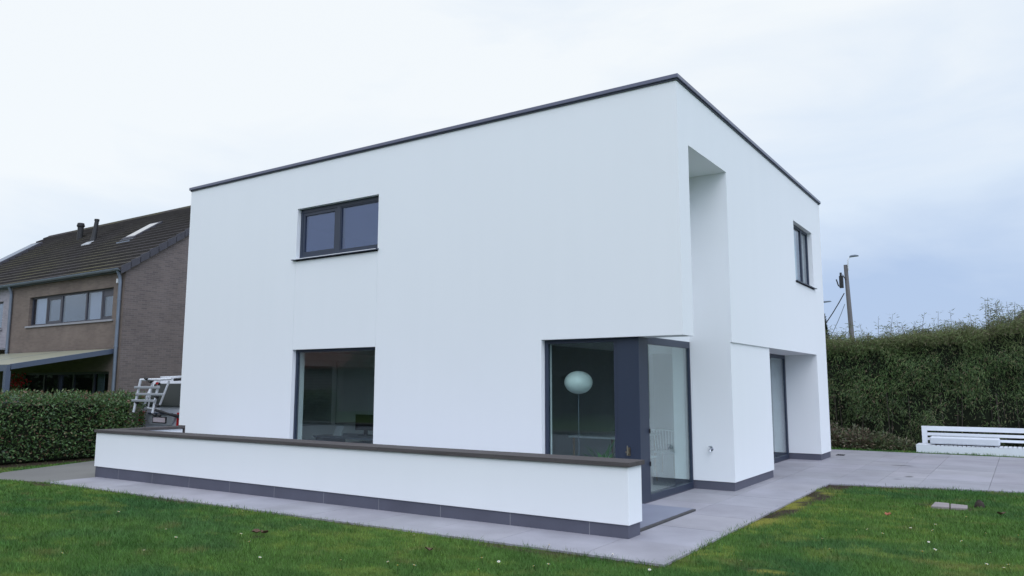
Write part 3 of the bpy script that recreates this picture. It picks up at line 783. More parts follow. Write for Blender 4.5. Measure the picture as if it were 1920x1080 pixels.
    for (x, y, s, c, lb) in ((-8.6,.75,.34,'paper','white storage box low inside the tall window'), (-7.6,.8,.28,'whitegrey','pale grey box low inside the tall window')):
        mb = MB(); mb.box(x-s,x+s,y-.2,y+.2,.037,.46); mb.box(x-s-.012,x+s+.012,y-.212,y+.212,.46,.50)
        tag(mb.build('storage_box', M[c], loc=(x,y,.037), bevel=.008), lb, 'box')
    t = thing('table_lamp', (-8.02, 1.0, 4.2), 'small lamp with pale pink shade inside the upper front window', 'lamp')
    MB().lathe((-8.02,1.0,4.55), [(.13,0),(.10,.28)], 24).build('lamp_shade', M['pinkshade'], t)
    MB().tube([(-8.02,1.0,4.2),(-8.02,1.0,4.6)], .02).build('stem', M['brass'], t)
    t = thing('side_cabinet', (-8.0, 1.1, 2.9), 'tall white cabinet under the pink lamp upstairs', 'cabinet')
    MB().box(-8.5,-7.6,.8,1.4,2.9,4.2).build('body', M['paper'], t)
    MB().box(-8.48,-7.62,.78,.799,2.95,4.15).build('door', M['whitegrey'], t)
    mb = MB()
    for k in range(14):
        y = 8.16+k*.022; mb.tube([(-.40+.02*(k % 2),y,3.6),(-.40+.02*(k % 2),y,5.4)], .018, 6)
    tag(mb.build('curtain', M['greyblind'], loc=(-.4,8.3,3.6)), 'grey curtain inside the upper right-hand window', 'curtain')
    t = thing('bookshelf', (-2.0, 8.9, 2.9), 'dark shelf in the upstairs room on the right side', 'shelf')
    MB().box(-3.0,-.8,8.8,9.13,2.91,4.35).build('body', M['dark'], t)
    MB().box(-3.03,-.77,8.77,9.14,4.352,4.40).build('top', M['dark'], t)

def build_low_wall():
    t = thing('garden_wall', (-5.4, -2.15, 0), 'long low white garden wall with brown plank top and bluestone plinth', 'wall')
    x0, x1, y0, y1 = -11.03, .209, -2.33, -1.972
    mb = MB(); voxel(mb, [(x0,x1,y0,y1,.149,.79),(x0,-10.84,y0,-.62,.149,.79)], []); mb.build('wall', M['plaster'], t, bevel=.006)
    mb = MB(); k = .018
    cuts = [x0+k,-10.2,-9.1,-8.0,-6.9,-5.8,-4.7,-3.6,-2.5,-1.4,-.3,x1-k]
    for a, b in zip(cuts, cuts[1:]): mb.box(a+.004, b-.004, y0+k, y1-k, -.2, .148)
    for a in cuts[1:-1]: mb.box(a-.0039, a+.0039, y0+k+.001, y1-k-.001, -.2, .147, 1)
    mb.box(x0+k, -10.855, y1-k, -.65, -.2, .148)
    mb.build('plinth', [M['stone'], M['sill']], t)
    o = .032
    mb = MB(); px = x0-o
    for a, b in zip([px,-9.6,-7.6,-5.6,-3.6,-1.6],[-9.6,-7.6,-5.6,-3.6,-1.6,x1+o]):
        mb.box(a+.0015, b-.0015, y0-o, y0+.168, .792, .842+.002*random.random()); mb.box(a+.0015, b-.0015, y0+.172, y1+o, .792, .842+.002*random.random())
    for a, b in ((x0-o, -10.93),(-10.926,-10.84+o)): mb.box(a, b, y1+o+.003, -.60, .792, .842+.002*random.random())
    mb.build('plank_coping', M['wood'], t, bevel=.004)
    MB().box(x0-.01, -10.82, -.598, -.575, .70, .856).build('end_board', M['wood'], t, bevel=.003)

# ------------------------------------------------------------------ foliage
def hedge_mesh(kind, parent, x0, x1, y0, y1, ztop, dens, L, Wd, cols, mat_, lump=.16, droop=0., tops=1., z0=.05):
    """leaves spread through the outer skin of a clipped hedge; ztop(x,y) is its height"""
    Ps = []; Ns = []
    def face(n, fx, fy, nx, ny):
        u = RNG.random(n); v = RNG.random(n)
        x = fx(u); y = fy(u); z = z0+(ztop(x, y)-z0)*v
        Ps.append(np.stack([x, y, z], 1)); Ns.append(np.tile([nx, ny, .1], (n, 1)).astype(float))
    hh = float(ztop(np.array([(x0+x1)/2]), np.array([(y0+y1)/2]))[0])
    ax, ay = (x1-x0), (y1-y0)
    face(int(ax*hh*dens), lambda u: x0+ax*u, lambda u: y0+0*u, 0, -1)
    face(int(ax*hh*dens*.3), lambda u: x0+ax*u, lambda u: y1+0*u, 0, 1)
    face(int(ay*hh*dens), lambda u: x1+0*u, lambda u: y0+ay*u, 1, 0)
    face(int(ay*hh*dens*.5), lambda u: x0+0*u, lambda u: y0+ay*u, -1, 0)
    n = int(ax*ay*dens*tops)
    x = RNG.uniform(x0, x1, n); y = RNG.uniform(y0, y1, n)
    Ps.append(np.stack([x, y, ztop(x, y)], 1)); Ns.append(np.tile([0, 0, 1.], (n, 1)))
    P = np.concatenate(Ps); N = np.concatenate(Ns); n = len(P)
    bump = fbm((P[:,0]+P[:,1])*1.3, P[:,2]*1.6+P[:,0]*.3, 70, 3)-.5
    depth = RNG.random(n)**1.6
    P = P + N*(bump*lump*2.2 - depth*lump*1.3)[:,None] + RNG.normal(0, .025, (n, 3))
    D = unit(N*.7 + RNG.normal(0, .75, (n, 3)) + np.array([0, 0, .25-droop]))
    Nn = unit(N + RNG.normal(0, .55, (n, 3)))
    ln = L*RNG.uniform(.6, 1.25, n)
    V, Fq = leaves(P, D, Nn, ln, Wd*RNG.uniform(.7, 1.2, n))
    pick = RNG.choice(len(cols), n, p=[c[1] for c in cols])
    base = np.array([c[0] for c in cols])[pick]*RNG.uniform(.6, 1.4, (n, 1))
    return V, Fq, np.repeat(base, 4, 0), P

def hedge_core(x0, x1, y0, y1, ztop, inset, parent, name='shade_core'):  # near-black sheets stand in for the shade inside a hedge
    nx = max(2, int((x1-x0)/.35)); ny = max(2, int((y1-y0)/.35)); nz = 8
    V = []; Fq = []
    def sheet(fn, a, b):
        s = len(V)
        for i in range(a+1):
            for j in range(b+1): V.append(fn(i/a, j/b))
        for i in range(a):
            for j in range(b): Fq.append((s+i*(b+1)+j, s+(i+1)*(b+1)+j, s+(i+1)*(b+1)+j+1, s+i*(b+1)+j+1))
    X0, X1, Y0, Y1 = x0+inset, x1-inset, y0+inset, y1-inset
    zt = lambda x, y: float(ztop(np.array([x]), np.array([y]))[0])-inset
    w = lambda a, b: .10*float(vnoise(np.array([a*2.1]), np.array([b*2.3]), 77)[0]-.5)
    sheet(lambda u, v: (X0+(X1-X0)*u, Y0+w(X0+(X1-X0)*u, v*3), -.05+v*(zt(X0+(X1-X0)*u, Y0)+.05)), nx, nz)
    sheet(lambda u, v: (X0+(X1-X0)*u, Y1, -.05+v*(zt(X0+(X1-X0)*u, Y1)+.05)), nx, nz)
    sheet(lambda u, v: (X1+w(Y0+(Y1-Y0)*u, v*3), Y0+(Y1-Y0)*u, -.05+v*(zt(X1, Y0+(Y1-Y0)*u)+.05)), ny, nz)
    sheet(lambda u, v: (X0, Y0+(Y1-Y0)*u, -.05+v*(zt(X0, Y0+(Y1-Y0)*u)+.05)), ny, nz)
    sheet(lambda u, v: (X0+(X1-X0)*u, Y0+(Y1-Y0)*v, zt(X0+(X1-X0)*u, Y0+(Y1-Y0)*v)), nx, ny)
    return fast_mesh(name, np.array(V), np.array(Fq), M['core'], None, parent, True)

def build_left_hedge():
    t = thing('laurel_hedge', (-15.65, -3, 0), 'clipped dark green broad-leaved hedge beside the drive, camper van at its end', 'hedge')
    zt = lambda x, y: 1.42+.09*(fbm(y*1.2, x*1.2, 80)-.5)*2+.05*(vnoise(y*5, x*5, 81)-.5)
    cols = [((.062,.122,.036),.36),((.092,.170,.052),.30),((.042,.088,.034),.18),((.15,.13,.06),.08),((.16,.085,.055),.05),((.13,.20,.07),.03)]
    V, Fq, c, P = hedge_mesh('l', t, -16.35, -15.0, -7.5, .90, zt, 950, .078, .036, cols, M['leaf'], .15, .0, .8, .0)
    fast_mesh('foliage', V, Fq, M['leaf'], c, t)
    V, Fq, c, P = hedge_mesh('l', t, -15.35, -14.80, -.1, .90, lambda x, y: zt(x, y)-.10, 1000, .078, .036, cols, M['leaf'], .10, .0, .8, .0)
    fast_mesh('side_foliage', V, Fq, M['leaf'], c, t)
    # young reddish tips on top
    n = 900; x = RNG.uniform(-16.3,-15.05,n); y = RNG.uniform(-7.5,.75,n)
    P = np.stack([x, y, zt(x,y)+RNG.uniform(-.02,.09,n)], 1)
    D = unit(RNG.normal(0,.5,(n,3))+np.array([0,0,1.]))
    V, Fq = leaves(P, D, unit(RNG.normal(0,1,(n,3))), RNG.uniform(.06,.11,n), RNG.uniform(.025,.04,n))
    fast_mesh('young_shoots', V, Fq, M['leaf'], np.repeat(np.where(RNG.random((n,1)) < .4, np.array([[.13,.075,.04]]), np.array([[.10,.14,.05]]))*RNG.uniform(.7,1.3,(n,1)), 4, 0), t)
    hedge_core(-16.35, -15.0, -7.5, .90, zt, .2, t, 'shade_core')
    mb = MB()
    for k in range(26):
        y = -7.3+k*.31+random.uniform(-.1,.1); x = -15.35+random.uniform(-.12,.12)
        MB().tube([(x,y,-.08),(x+random.uniform(-.05,.05),y+random.uniform(-.1,.1),.5)], [.022,.014], 6).build('stem', M['bark'], t)

def bam_top(x, y):
    b = np.interp(x, [-7,-.6,1.4,2.7,3.9,9], [2.92,2.95,3.06,3.14,3.26,3.4])
    return b+.22*(fbm(np.asarray(x)*1.4, np.asarray(y)*1.0+3, 90)-.5)

def build_bamboo():
    t = thing('bamboo_hedge', (2.5, 14.4, 0), 'tall dense bamboo hedge with feathery shoots behind the white bench', 'hedge')
    cols = [((.074,.124,.040),.36),((.100,.155,.052),.24),((.052,.088,.036),.24),((.17,.18,.08),.08),((.15,.115,.075),.08)]
    V, Fq, c, P = hedge_mesh('b', t, -4.5, 9, 13.45, 15.3, bam_top, 2500, .125, .017, cols, M['bamboo'], .30, 1.1, 1.0, .05)
    u = P[:,0]+P[:,1]*.6
    gap = fbm(u*2.1, P[:,2]*1.7, 91, 3); low = np.clip((1.6-P[:,2])/1.5, 0, 1)
    keep = RNG.random(len(P)) > np.clip((.47-gap)/.10, 0, .75) + low*.22*(gap < .62)  # leaves thinned, more so low down, so the dark core imitates shade
    k4 = np.repeat(keep, 4); V = V[k4]; c = c[k4]; P = P[keep]; Fq = np.arange(len(V)).reshape(-1, 4)
    u = P[:,0]+P[:,1]*.6
    c = c*np.repeat(.68+1.05*fbm(u*.9, P[:,2]*1.1, 92, 3), 4)[:,None]
    z = np.repeat(P[:,2], 4)[:,None]
    # lower down the leaves are older and browner, the new growth on top is yellow-green
    k = np.clip((1.5-z)/1.4, 0, 1)*np.repeat(RNG.random((len(P),1)) < .6, 4, 0)
    c = c*(1-k*.55)+np.array([.085,.070,.055])*k*.55
    hi = np.clip((z-2.45)/.6, 0, 1); c = c*(1-hi*.6)+np.array([.165,.205,.070])*hi*.6
    fast_mesh('foliage', V, Fq, M['bamboo'], c, t)
    n = 85000
    x = RNG.uniform(-4.4, 8.9, n); y = RNG.uniform(13.35, 15.2, n)
    amp = .04+.34*np.clip((fbm(x*1.6, y*1.6, 93, 3)-.38)/.3, 0, 1)
    hgt = RNG.random(n)**1.7*amp
    P = np.stack([x, y, bam_top(x, y)-.30+.30*RNG.random(n)+hgt], 1)
    D = unit(RNG.normal(0, .7, (n,3))+np.array([0,0,.35]))
    V, Fq = leaves(P, D, unit(RNG.normal(0,1,(n,3))), RNG.uniform(.05,.13,n), RNG.uniform(.010,.018,n))
    fast_mesh('feathery_top', V, Fq, M['bamboo'], np.repeat(np.where(RNG.random((n,1)) < .3, np.array([[.17,.145,.09]]), np.array([[.15,.185,.070]]))*RNG.uniform(.5,1.35,(n,1)), 4, 0), t)
    hedge_core(-4.5, 9, 13.45, 15.3, bam_top, .25, t, 'bamboo_shade_core')
    mb = MB(); Ps = []; Ds = []
    for k in range(330):
        x = random.uniform(-4.4, 8.9); y = random.uniform(13.6, 15.0)
        zb = float(bam_top(np.array([x]), np.array([y]))[0])-.4
        ln = random.choice((.5,.6,.7,.8,1.0))*random.uniform(.75,1.15)*(1.25 if x > 3.2 else 1)
        lx, ly = random.uniform(-.09,.09), random.uniform(-.09,.09)
        p = [Vector((x,y,zb)), Vector((x+lx*.4,y+ly*.4,zb+ln*.55)), Vector((x+lx*1.6,y+ly*1.6,zb+ln))]
        mb.tube(p, [.009,.006,.003], 5)
        m = random.randint(16, 34)
        for q in range(m):
            s = random.uniform(.15, 1)
            pt = p[0].lerp(p[1], s*2) if s < .5 else p[1].lerp(p[2], s*2-1)
            a = random.uniform(0, 6.28)
            Ps.append((pt.x+math.cos(a)*.03*random.random(), pt.y+math.sin(a)*.03, pt.z)); Ds.append((math.cos(a), math.sin(a), random.uniform(-.5,.9)))
            if random.random() < .6:
                r = random.uniform(.04,.14); Ps.append((pt.x+math.cos(a)*r, pt.y+math.sin(a)*r, pt.z+random.uniform(-.02,.06))); Ds.append((math.cos(a), math.sin(a), random.uniform(-.9,.4)))
    mb.build('canes', M['bark'], t)
    P = np.array(Ps); D = unit(np.array(Ds)); n = len(P)
    V, Fq = leaves(P, D, unit(RNG.normal(0,1,(n,3))), RNG.uniform(.07,.15,n), RNG.uniform(.012,.024,n))
    c = np.repeat(np.array([[.13,.15,.07]])*RNG.uniform(.5,1.4,(n,1)), 4, 0)
    fast_mesh('shoot_leaves', V, Fq, M['bamboo'], c, t)
    mb = MB()
    for k in range(90):
        x = random.uniform(-4.3, 8.8); y = 13.5+random.uniform(-.02,.3)
        MB().tube([(x,y,-.06),(x+random.uniform(-.1,.1),y+random.uniform(-.05,.1),1.5)], [.012,.009], 5).build('stem', M['bark'], t)

def shrub(x, y, r, h, cols, label, group):
    t = thing('low_shrub', (x, y, -.03), label, 'shrub', group)
    n = int(1500*r*h/.25)
    a = RNG.uniform(0, 6.28, n); e = np.arcsin(RNG.random(n)); rr = RNG.random(n)**.4
    P = np.stack([x+r*rr*np.cos(a)*np.cos(e), y+r*.7*rr*np.sin(a)*np.cos(e), h*rr*np.sin(e)*(.8+.4*vnoise(a*1.5, e*3, 95))], 1)
    D = unit(np.stack([np.cos(a)*np.cos(e), np.sin(a)*np.cos(e), np.sin(e)], 1)+RNG.normal(0,.6,(n,3)))
    V, Fq = leaves(P, D, unit(RNG.normal(0,1,(n,3))), RNG.uniform(.06,.13,n), RNG.uniform(.02,.05,n))
    c = np.array(cols)[RNG.integers(0, len(cols), n)]*RNG.uniform(.6,1.4,(n,1))
    fast_mesh('foliage', V, Fq, M['leaf'], np.repeat(c, 4, 0), t)
    for k in range(8):
        b = random.uniform(0, 6.28); MB().tube([(x,y,-.05),(x+.7*r*math.cos(b),y+.5*r*math.sin(b),h*random.uniform(.5,.9))], [.01,.004], 5).build('stem', M['bark'], t)

def build_shrubs():
    br = [(.19,.14,.10),(.14,.10,.075),(.14,.15,.08),(.09,.11,.055)]
    gr = [(.12,.145,.065),(.08,.105,.05),(.17,.14,.09)]
    g = 'low shrubs at the foot of the bamboo'
    shrub(-.75, 12.85, .55, .62, br, 'tallest brown leafy low shrub, against the house corner', g)
    shrub(.05, 12.80, .50, .52, br, 'rounded brown-green low shrub, second from the house corner', g)
    shrub(.62, 12.85, .48, .40, gr, 'small olive low shrub midway between house and bench', g)
    shrub(1.1, 12.9, .40, .26, gr, 'lowest green shrub beside the white bench end', g)

def tree(x, y, h, r, label, bare=False, cols=None, group=None, cat='tree', name='tree'):
    t = thing(name, (x, y, -.1), label, cat, group)
    mb = MB(); tips = []
    mb.tube([(x,y,-.2),(x+.05,y,h*.3),(x-.04,y+.05,h*.62),(x,y,h*.95)], [h*.024,h*.018,h*.011,h*.003], 8)
    for k in range(26 if bare else 14):
        z = h*random.uniform(.28,.85); a = random.uniform(0, 6.28); l = r*random.uniform(.6,1.05)*(1.15-z/h*.5)
        p = Vector((x,y,z)); q = p+Vector((math.cos(a)*l*.55, math.sin(a)*l*.55, l*.35)); s = q+Vector((math.cos(a+.3)*l*.45, math.sin(a+.3)*l*.45, l*.4))
        mb.tube([p,q,s], [h*.008,h*.005,h*.002], 5); tips += [q, s]
        if bare:
            for j in range(6):
                b = random.uniform(0, 6.28); u = q.lerp(s, random.random()); v = u+Vector((math.cos(b), math.sin(b), random.uniform(.2,1)))*l*.35
                mb.tube([u,v], [h*.003,h*.001], 4)
    mb.build('trunk', M['bark'], t)
    if not bare:
        n = 11000
        c = RNG.integers(0, len(tips), n); T = np.array([tuple(p) for p in tips])[c]
        P = T+RNG.normal(0, r*.24, (n,3)); P[:,2] = np.maximum(P[:,2], h*.12)
        V, Fq = leaves(P, unit(RNG.normal(0,1,(n,3))), unit(RNG.normal(0,1,(n,3))), RNG.uniform(.14,.3,n), RNG.uniform(.08,.16,n))
        fast_mesh('crown', V, Fq, M['leaf'], np.repeat(np.array(cols)[RNG.integers(0,len(cols),n)]*RNG.uniform(.5,1.4,(n,1)), 4, 0), t)

# ------------------------------------------------------------------ neighbour's brick house on the left
def build_neighbour():
    XR_, XL, Y0, YR, Y1 = -19.92, -35.2, 3.0, 7.72, 12.44
    ze = 5.48; sl = .716; zr = ze+sl*(YR-Y0)
    h = thing('brick_house', (-27, 7.7, 0), 'brown brick semi-detached house with mossy tiled roof behind the hedge', 'house')
    # front: beige brick with openings; gables: grey brick; left half pale
    mb = MB()
    xs = -27.62
    voxel(mb, [(xs, XR_-.012, Y0, Y0+.3, -.2, ze)], [(-26.2,-20.55,Y0-1,Y0+1,3.82,4.87),(-26.4,-20.5,Y0-1,Y0+1,-.05,2.13)], 0)
    voxel(mb, [(XL, xs, Y0+.02, Y0+.3, 3.08, ze)], [(-31.5,-28.33,Y0-1,Y0+1,3.82,4.87)], 2)
    voxel(mb, [(XL, xs, Y0+.02, Y0+.3, -.2, 3.08)], [(-34,-29,Y0-1,Y0+1,-.05,2.13)], 0)
    for x in (XR_, XL+.3):
        mb.prism([(Y0+.012,-.2),(Y1,-.2),(Y1,ze),(YR,zr-.02),(Y0+.012,ze)], 'x', x-.3, x, 1)
    mb.box(XL, XR_-.3, Y1-.3, Y1-.01, -.2, ze, 0)
    mb.box(XL+.3, XR_-.3, Y0+.31, Y1-.31, 2.7, 2.9, 3)
    mb.box(XL+.3, XR_-.3, Y0+3.2, Y0+3.4, -.1, ze, 3)
    mb.build('wall', [M['brickf'], M['brickg'], M['bricklight'], M['dark']], h)
    # roof in tile courses
    mb = MB(); n = 19; ov = .18
    LL = math.hypot(YR-Y0+ov, sl*(YR-Y0+ov)); cx, sx = 1/math.hypot(1, sl), sl/math.hypot(1, sl)
    for side in (0, 1):
        for k in range(n):
            a, b = k*LL/n, (k+1)*LL/n+.03
            ya, yb = Y0-ov+a*cx, Y0-ov+b*cx
            za, zb = ze-ov*sl+a*sx, ze-ov*sl+b*sx
            if k == n-1: yb, zb = YR, zr
            q = [(ya,za+.115),(yb,zb+.028),(yb,zb-.02),(ya,za-.005)]
            if side: q = [(2*YR-y, z) for y, z in q][::-1]
            mb.prism(q, 'x', XL-.1, XR_+.06)
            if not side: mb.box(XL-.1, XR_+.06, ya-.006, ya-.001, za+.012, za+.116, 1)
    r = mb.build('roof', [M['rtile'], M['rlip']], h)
    mb = MB()
    for k in range(44):
        x = XL-.1+k*.351; mb.prism([(YR-.13,zr-.03),(YR-.09,zr+.075),(YR,zr+.11),(YR+.09,zr+.075),(YR+.13,zr-.03)], 'x', x+.004, x+.35)
    mb.build('ridge_tiles', M['rtile'], r)
    ends = (MB(), MB())
    for k in range(16):
        a, b = k*LL/16, (k+1)*LL/16
        for s in (0, 1):
            ya, yb = Y0-ov+a*cx, Y0-ov+b*cx; za, zb = ze-ov*sl+a*sx, ze-ov*sl+b*sx
            if s: ya, yb = 2*YR-ya, 2*YR-yb
            yb -= .02*(1 if not s else -1); q = [(ya,za+.15),(yb,zb+.085),(yb,zb-.15),(ya,za-.11)]
            if s: q = q[::-1]
            ends[0].prism(q, 'x', XR_+.061, XR_+.11); ends[1].prism(q, 'x', XL-.15, XL-.101)
    for mb in ends: mb.build('verge_tiles', M['verge'], r)
    def roofbox(x0, x1, y0, y1, lift, th, name, m, par):
        z = lambda y: ze+sl*(y-Y0)
        return MB().hexa([(x0,y0,z(y0)+lift),(x1,y0,z(y0)+lift),(x1,y1,z(y1)+lift),(x0,y1,z(y1)+lift),(x0,y0,z(y0)+lift+th),(x1,y0,z(y0)+lift+th),(x1,y1,z(y1)+lift+th),(x0,y1,z(y1)+lift+th)]).build(name, m, par)
    f = roofbox(-24.45,-23.62,5.28,6.42,.03,.10,'roof_window',M['verge'],r)
    roofbox(-24.35,-23.72,5.40,6.32,.131,.012,'roof_window',M['chrome'],r)['label'] = 'bright glass of the tilted roof window'
    roofbox(-24.5,-23.57,5.12,5.27,.05,.035,'flashing',M['zinc'],r)
    roofbox(-35.0,-33.9,5.0,6.75,.04,.16,'roof_window',M['verge'],r); roofbox(-34.9,-34.0,5.1,6.65,.201,.012,'roof_window',M['zinc'],r)
    # vents on the roof
    z = ze+sl*(6.5-Y0)
    mb = MB(); mb.tube([(-30.0,6.5,z-.1),(-30.0,6.5,z+.55)], .12, 12); mb.tube([(-30.0,6.5,z+.55),(-30.0,6.5,z+.62),(-30.0,6.5,z+.75)], [.12,.165,.13], 12); mb.build('roof_vent', M['black'], r)
    z = ze+sl*(5.86-Y0)
    mb = MB(); mb.tube([(-27.65,5.86,z-.1),(-27.65,5.9,z+.3),(-27.62,5.95,z+.92)], [.15,.10,.08], 12); mb.tube([(-27.62,5.95,z+.92),(-27.62,5.95,z+1.0)], .095, 12); mb.build('roof_vent', M['black'], r)
    roofbox(-27.95,-27.35,5.55,5.75,.06,.05,'flashing',M['blind'],r)
    # gutter and downpipes
    mb = MB()
    gy, gzv = Y0-.20, ze-.06
    pr = [(gy-.08*math.cos(a), gzv-.08*math.sin(a)) for a in np.linspace(0, math.pi, 9)]
    pr += [(y*.85+gy*.15, zz*.85+gzv*.15) for y, zz in pr[::-1]]
    mb.prism(pr, 'x', XL-.1, XR_+.05); mb.box(XL, XR_, Y0-.10, Y0-.002, ze-.15, ze-.05); mb.build('gutter', M['zinc'], h)
    for x in (-20.06,-27.52):
        mb = MB(); mb.tube([(x,Y0-.18,ze-.12),(x,Y0-.10,ze-.3),(x,Y0-.07,ze-.45),(x,Y0-.07,-.1)], .055, 10)
        for zz in (1.2,2.9,4.4): mb.tube([(x,Y0-.07,zz),(x,Y0-.07,zz+.05)], .066, 10)
        mb.build('downpipe', M['zinc'], h)
    # long upper window
    w = frame(MB(), 'y', Y0+.10, .07, -26.2, -20.55, 3.82, 4.87, .06, [-25.08,-24.05,-22.39,-21.39], .09).build('window', M['nframe'], h)
    ed = [-26.14,-25.125,-25.035,-24.095,-24.005,-22.435,-22.345,-21.435,-21.345,-20.61]
    for i in range(0, 10, 2):
        MB().box(ed[i], ed[i+1], Y0+.125, Y0+.15, 3.88, 4.81).build('pane', M['glass_far'], w)
        if i in (0, 6):
            MB().box(ed[i]+.02, ed[i+1]-.1, Y0+.21, Y0+.225, 3.9, 4.8).build('blind', M['blind'], w)
        else:
            if i in (2, 8): frame(MB(), 'y', Y0+.112, .04, ed[i]+.001, ed[i+1]-.001, 3.881, 4.809, .07, top=.2 if i == 8 else .1).build('sash', M['nframe'], w)
    MB().box(-26.32,-20.45,Y0-.05,Y0+.099,3.755,3.818).build('window_sill', M['sill'], w)
    w = frame(MB(), 'y', Y0+.10, .07, -31.5, -28.33, 3.82, 4.87, .06, [-30.2,-29.2], .09).build('window', M['nframe'], h)
    MB().box(-31.44,-28.39,Y0+.125,Y0+.15,3.88,4.81).build('pane', M['glass_far'], w)
    MB().box(-31.6,-28.25,Y0-.05,Y0+.099,3.755,3.818).build('window_sill', M['sill'], w)
    # patio doors
    w = frame(MB(), 'y', Y0+.10, .07, -26.4, -20.5, -.05, 2.13, .08, [-24.9,-22.9,-21.6], .09).build('door', M['nframe'], h)
    MB().box(-26.32,-20.58,Y0+.125,Y0+.15,.03,2.05).build('pane', M['glass_dim'], w)
    MB().box(-21.9,-21.5,Y0+.4,Y0+.43,.0,2.1).build('curtain', M['greyblind'], w)
    w = frame(MB(), 'y', Y0+.10, .07, -34, -29, -.05, 2.13, .08, [-31.5], .09).build('door', M['nframe'], h)
    MB().box(-33.92,-29.08,Y0+.125,Y0+.15,.03,2.05).build('pane', M['glass_dim'], w)
    mb = MB(); mb.box(-35.1,-27.64,Y0-.55,Y0,3.0,3.07); mb.build('ledge', M['sill'], h)
    # small lamp on the corner
    mb = MB(); mb.box(-20.32,-20.24,Y0-.06,Y0,4.98,5.12); mb.build('wall_light', M['paper'], h)
    # terrace canopy, standing against the facade
    t = thing('terrace_canopy', (-23.6, 1.4, 0), 'sloping cream canopy on blue-grey posts against the brick house', 'canopy')
    zf, zb = 2.24, 2.80
    mb = MB(); mb.hexa([(-30.5,-.02,zf+.02),(-20.32,-.02,zf+.02),(-20.32,2.95,zb+.02),(-30.5,2.95,zb+.02),(-30.5,-.02,zf+.05),(-20.32,-.02,zf+.05),(-20.32,2.95,zb+.05),(-30.5,2.95,zb+.05)])
    mb.build('roof_sheet', M['polycarb'], t)
    for x in (-20.31,-23.4,-26.5,-30.6):
        MB().hexa([(x,0,zf-.10),(x+.10,0,zf-.10),(x+.10,2.97,zb-.10),(x,2.97,zb-.10),(x,0,zf+.055),(x+.10,0,zf+.055),(x+.10,2.97,zb+.055),(x,2.97,zb+.055)]).build('rafter', M['canopy'], t)
    MB().box(-30.6,-20.21,-.12,-.022,zf-.15,zf+.03).build('front_beam', M['canopy'], t)
    for x in (-20.36,-30.5):
        MB().box(x,x+.15,-.13,.0,-.1,zf-.152).build('post', M['canopy'], t)
    # red flowers glimpsed under the canopy
    t = thing('flower_pot', (-22.3, 1.1, -.1), 'red flowers in a tall pot beside the canopy post', 'plant')
    MB().lathe((-22.3,1.1,-.1), [(.16,0),(.22,1.55),(.2,1.55),(.18,1.4)], 16).build('pot', M['sill'], t)
    n = 240; P = np.array([-22.25,1.1,1.80])+RNG.normal(0,1,(n,3))*np.array([.12,.12,.11])
    V, Fq = leaves(P, unit(RNG.normal(0,1,(n,3))), unit(RNG.normal(0,1,(n,3))), RNG.uniform(.05,.1,n), RNG.uniform(.04,.07,n))
    fast_mesh('bloom', V, Fq, M['leaf'], np.repeat(np.where(RNG.random((n,1)) < .7, np.array([[.40,.02,.02]]), np.array([[.05,.1,.03]])), 4, 0), t)

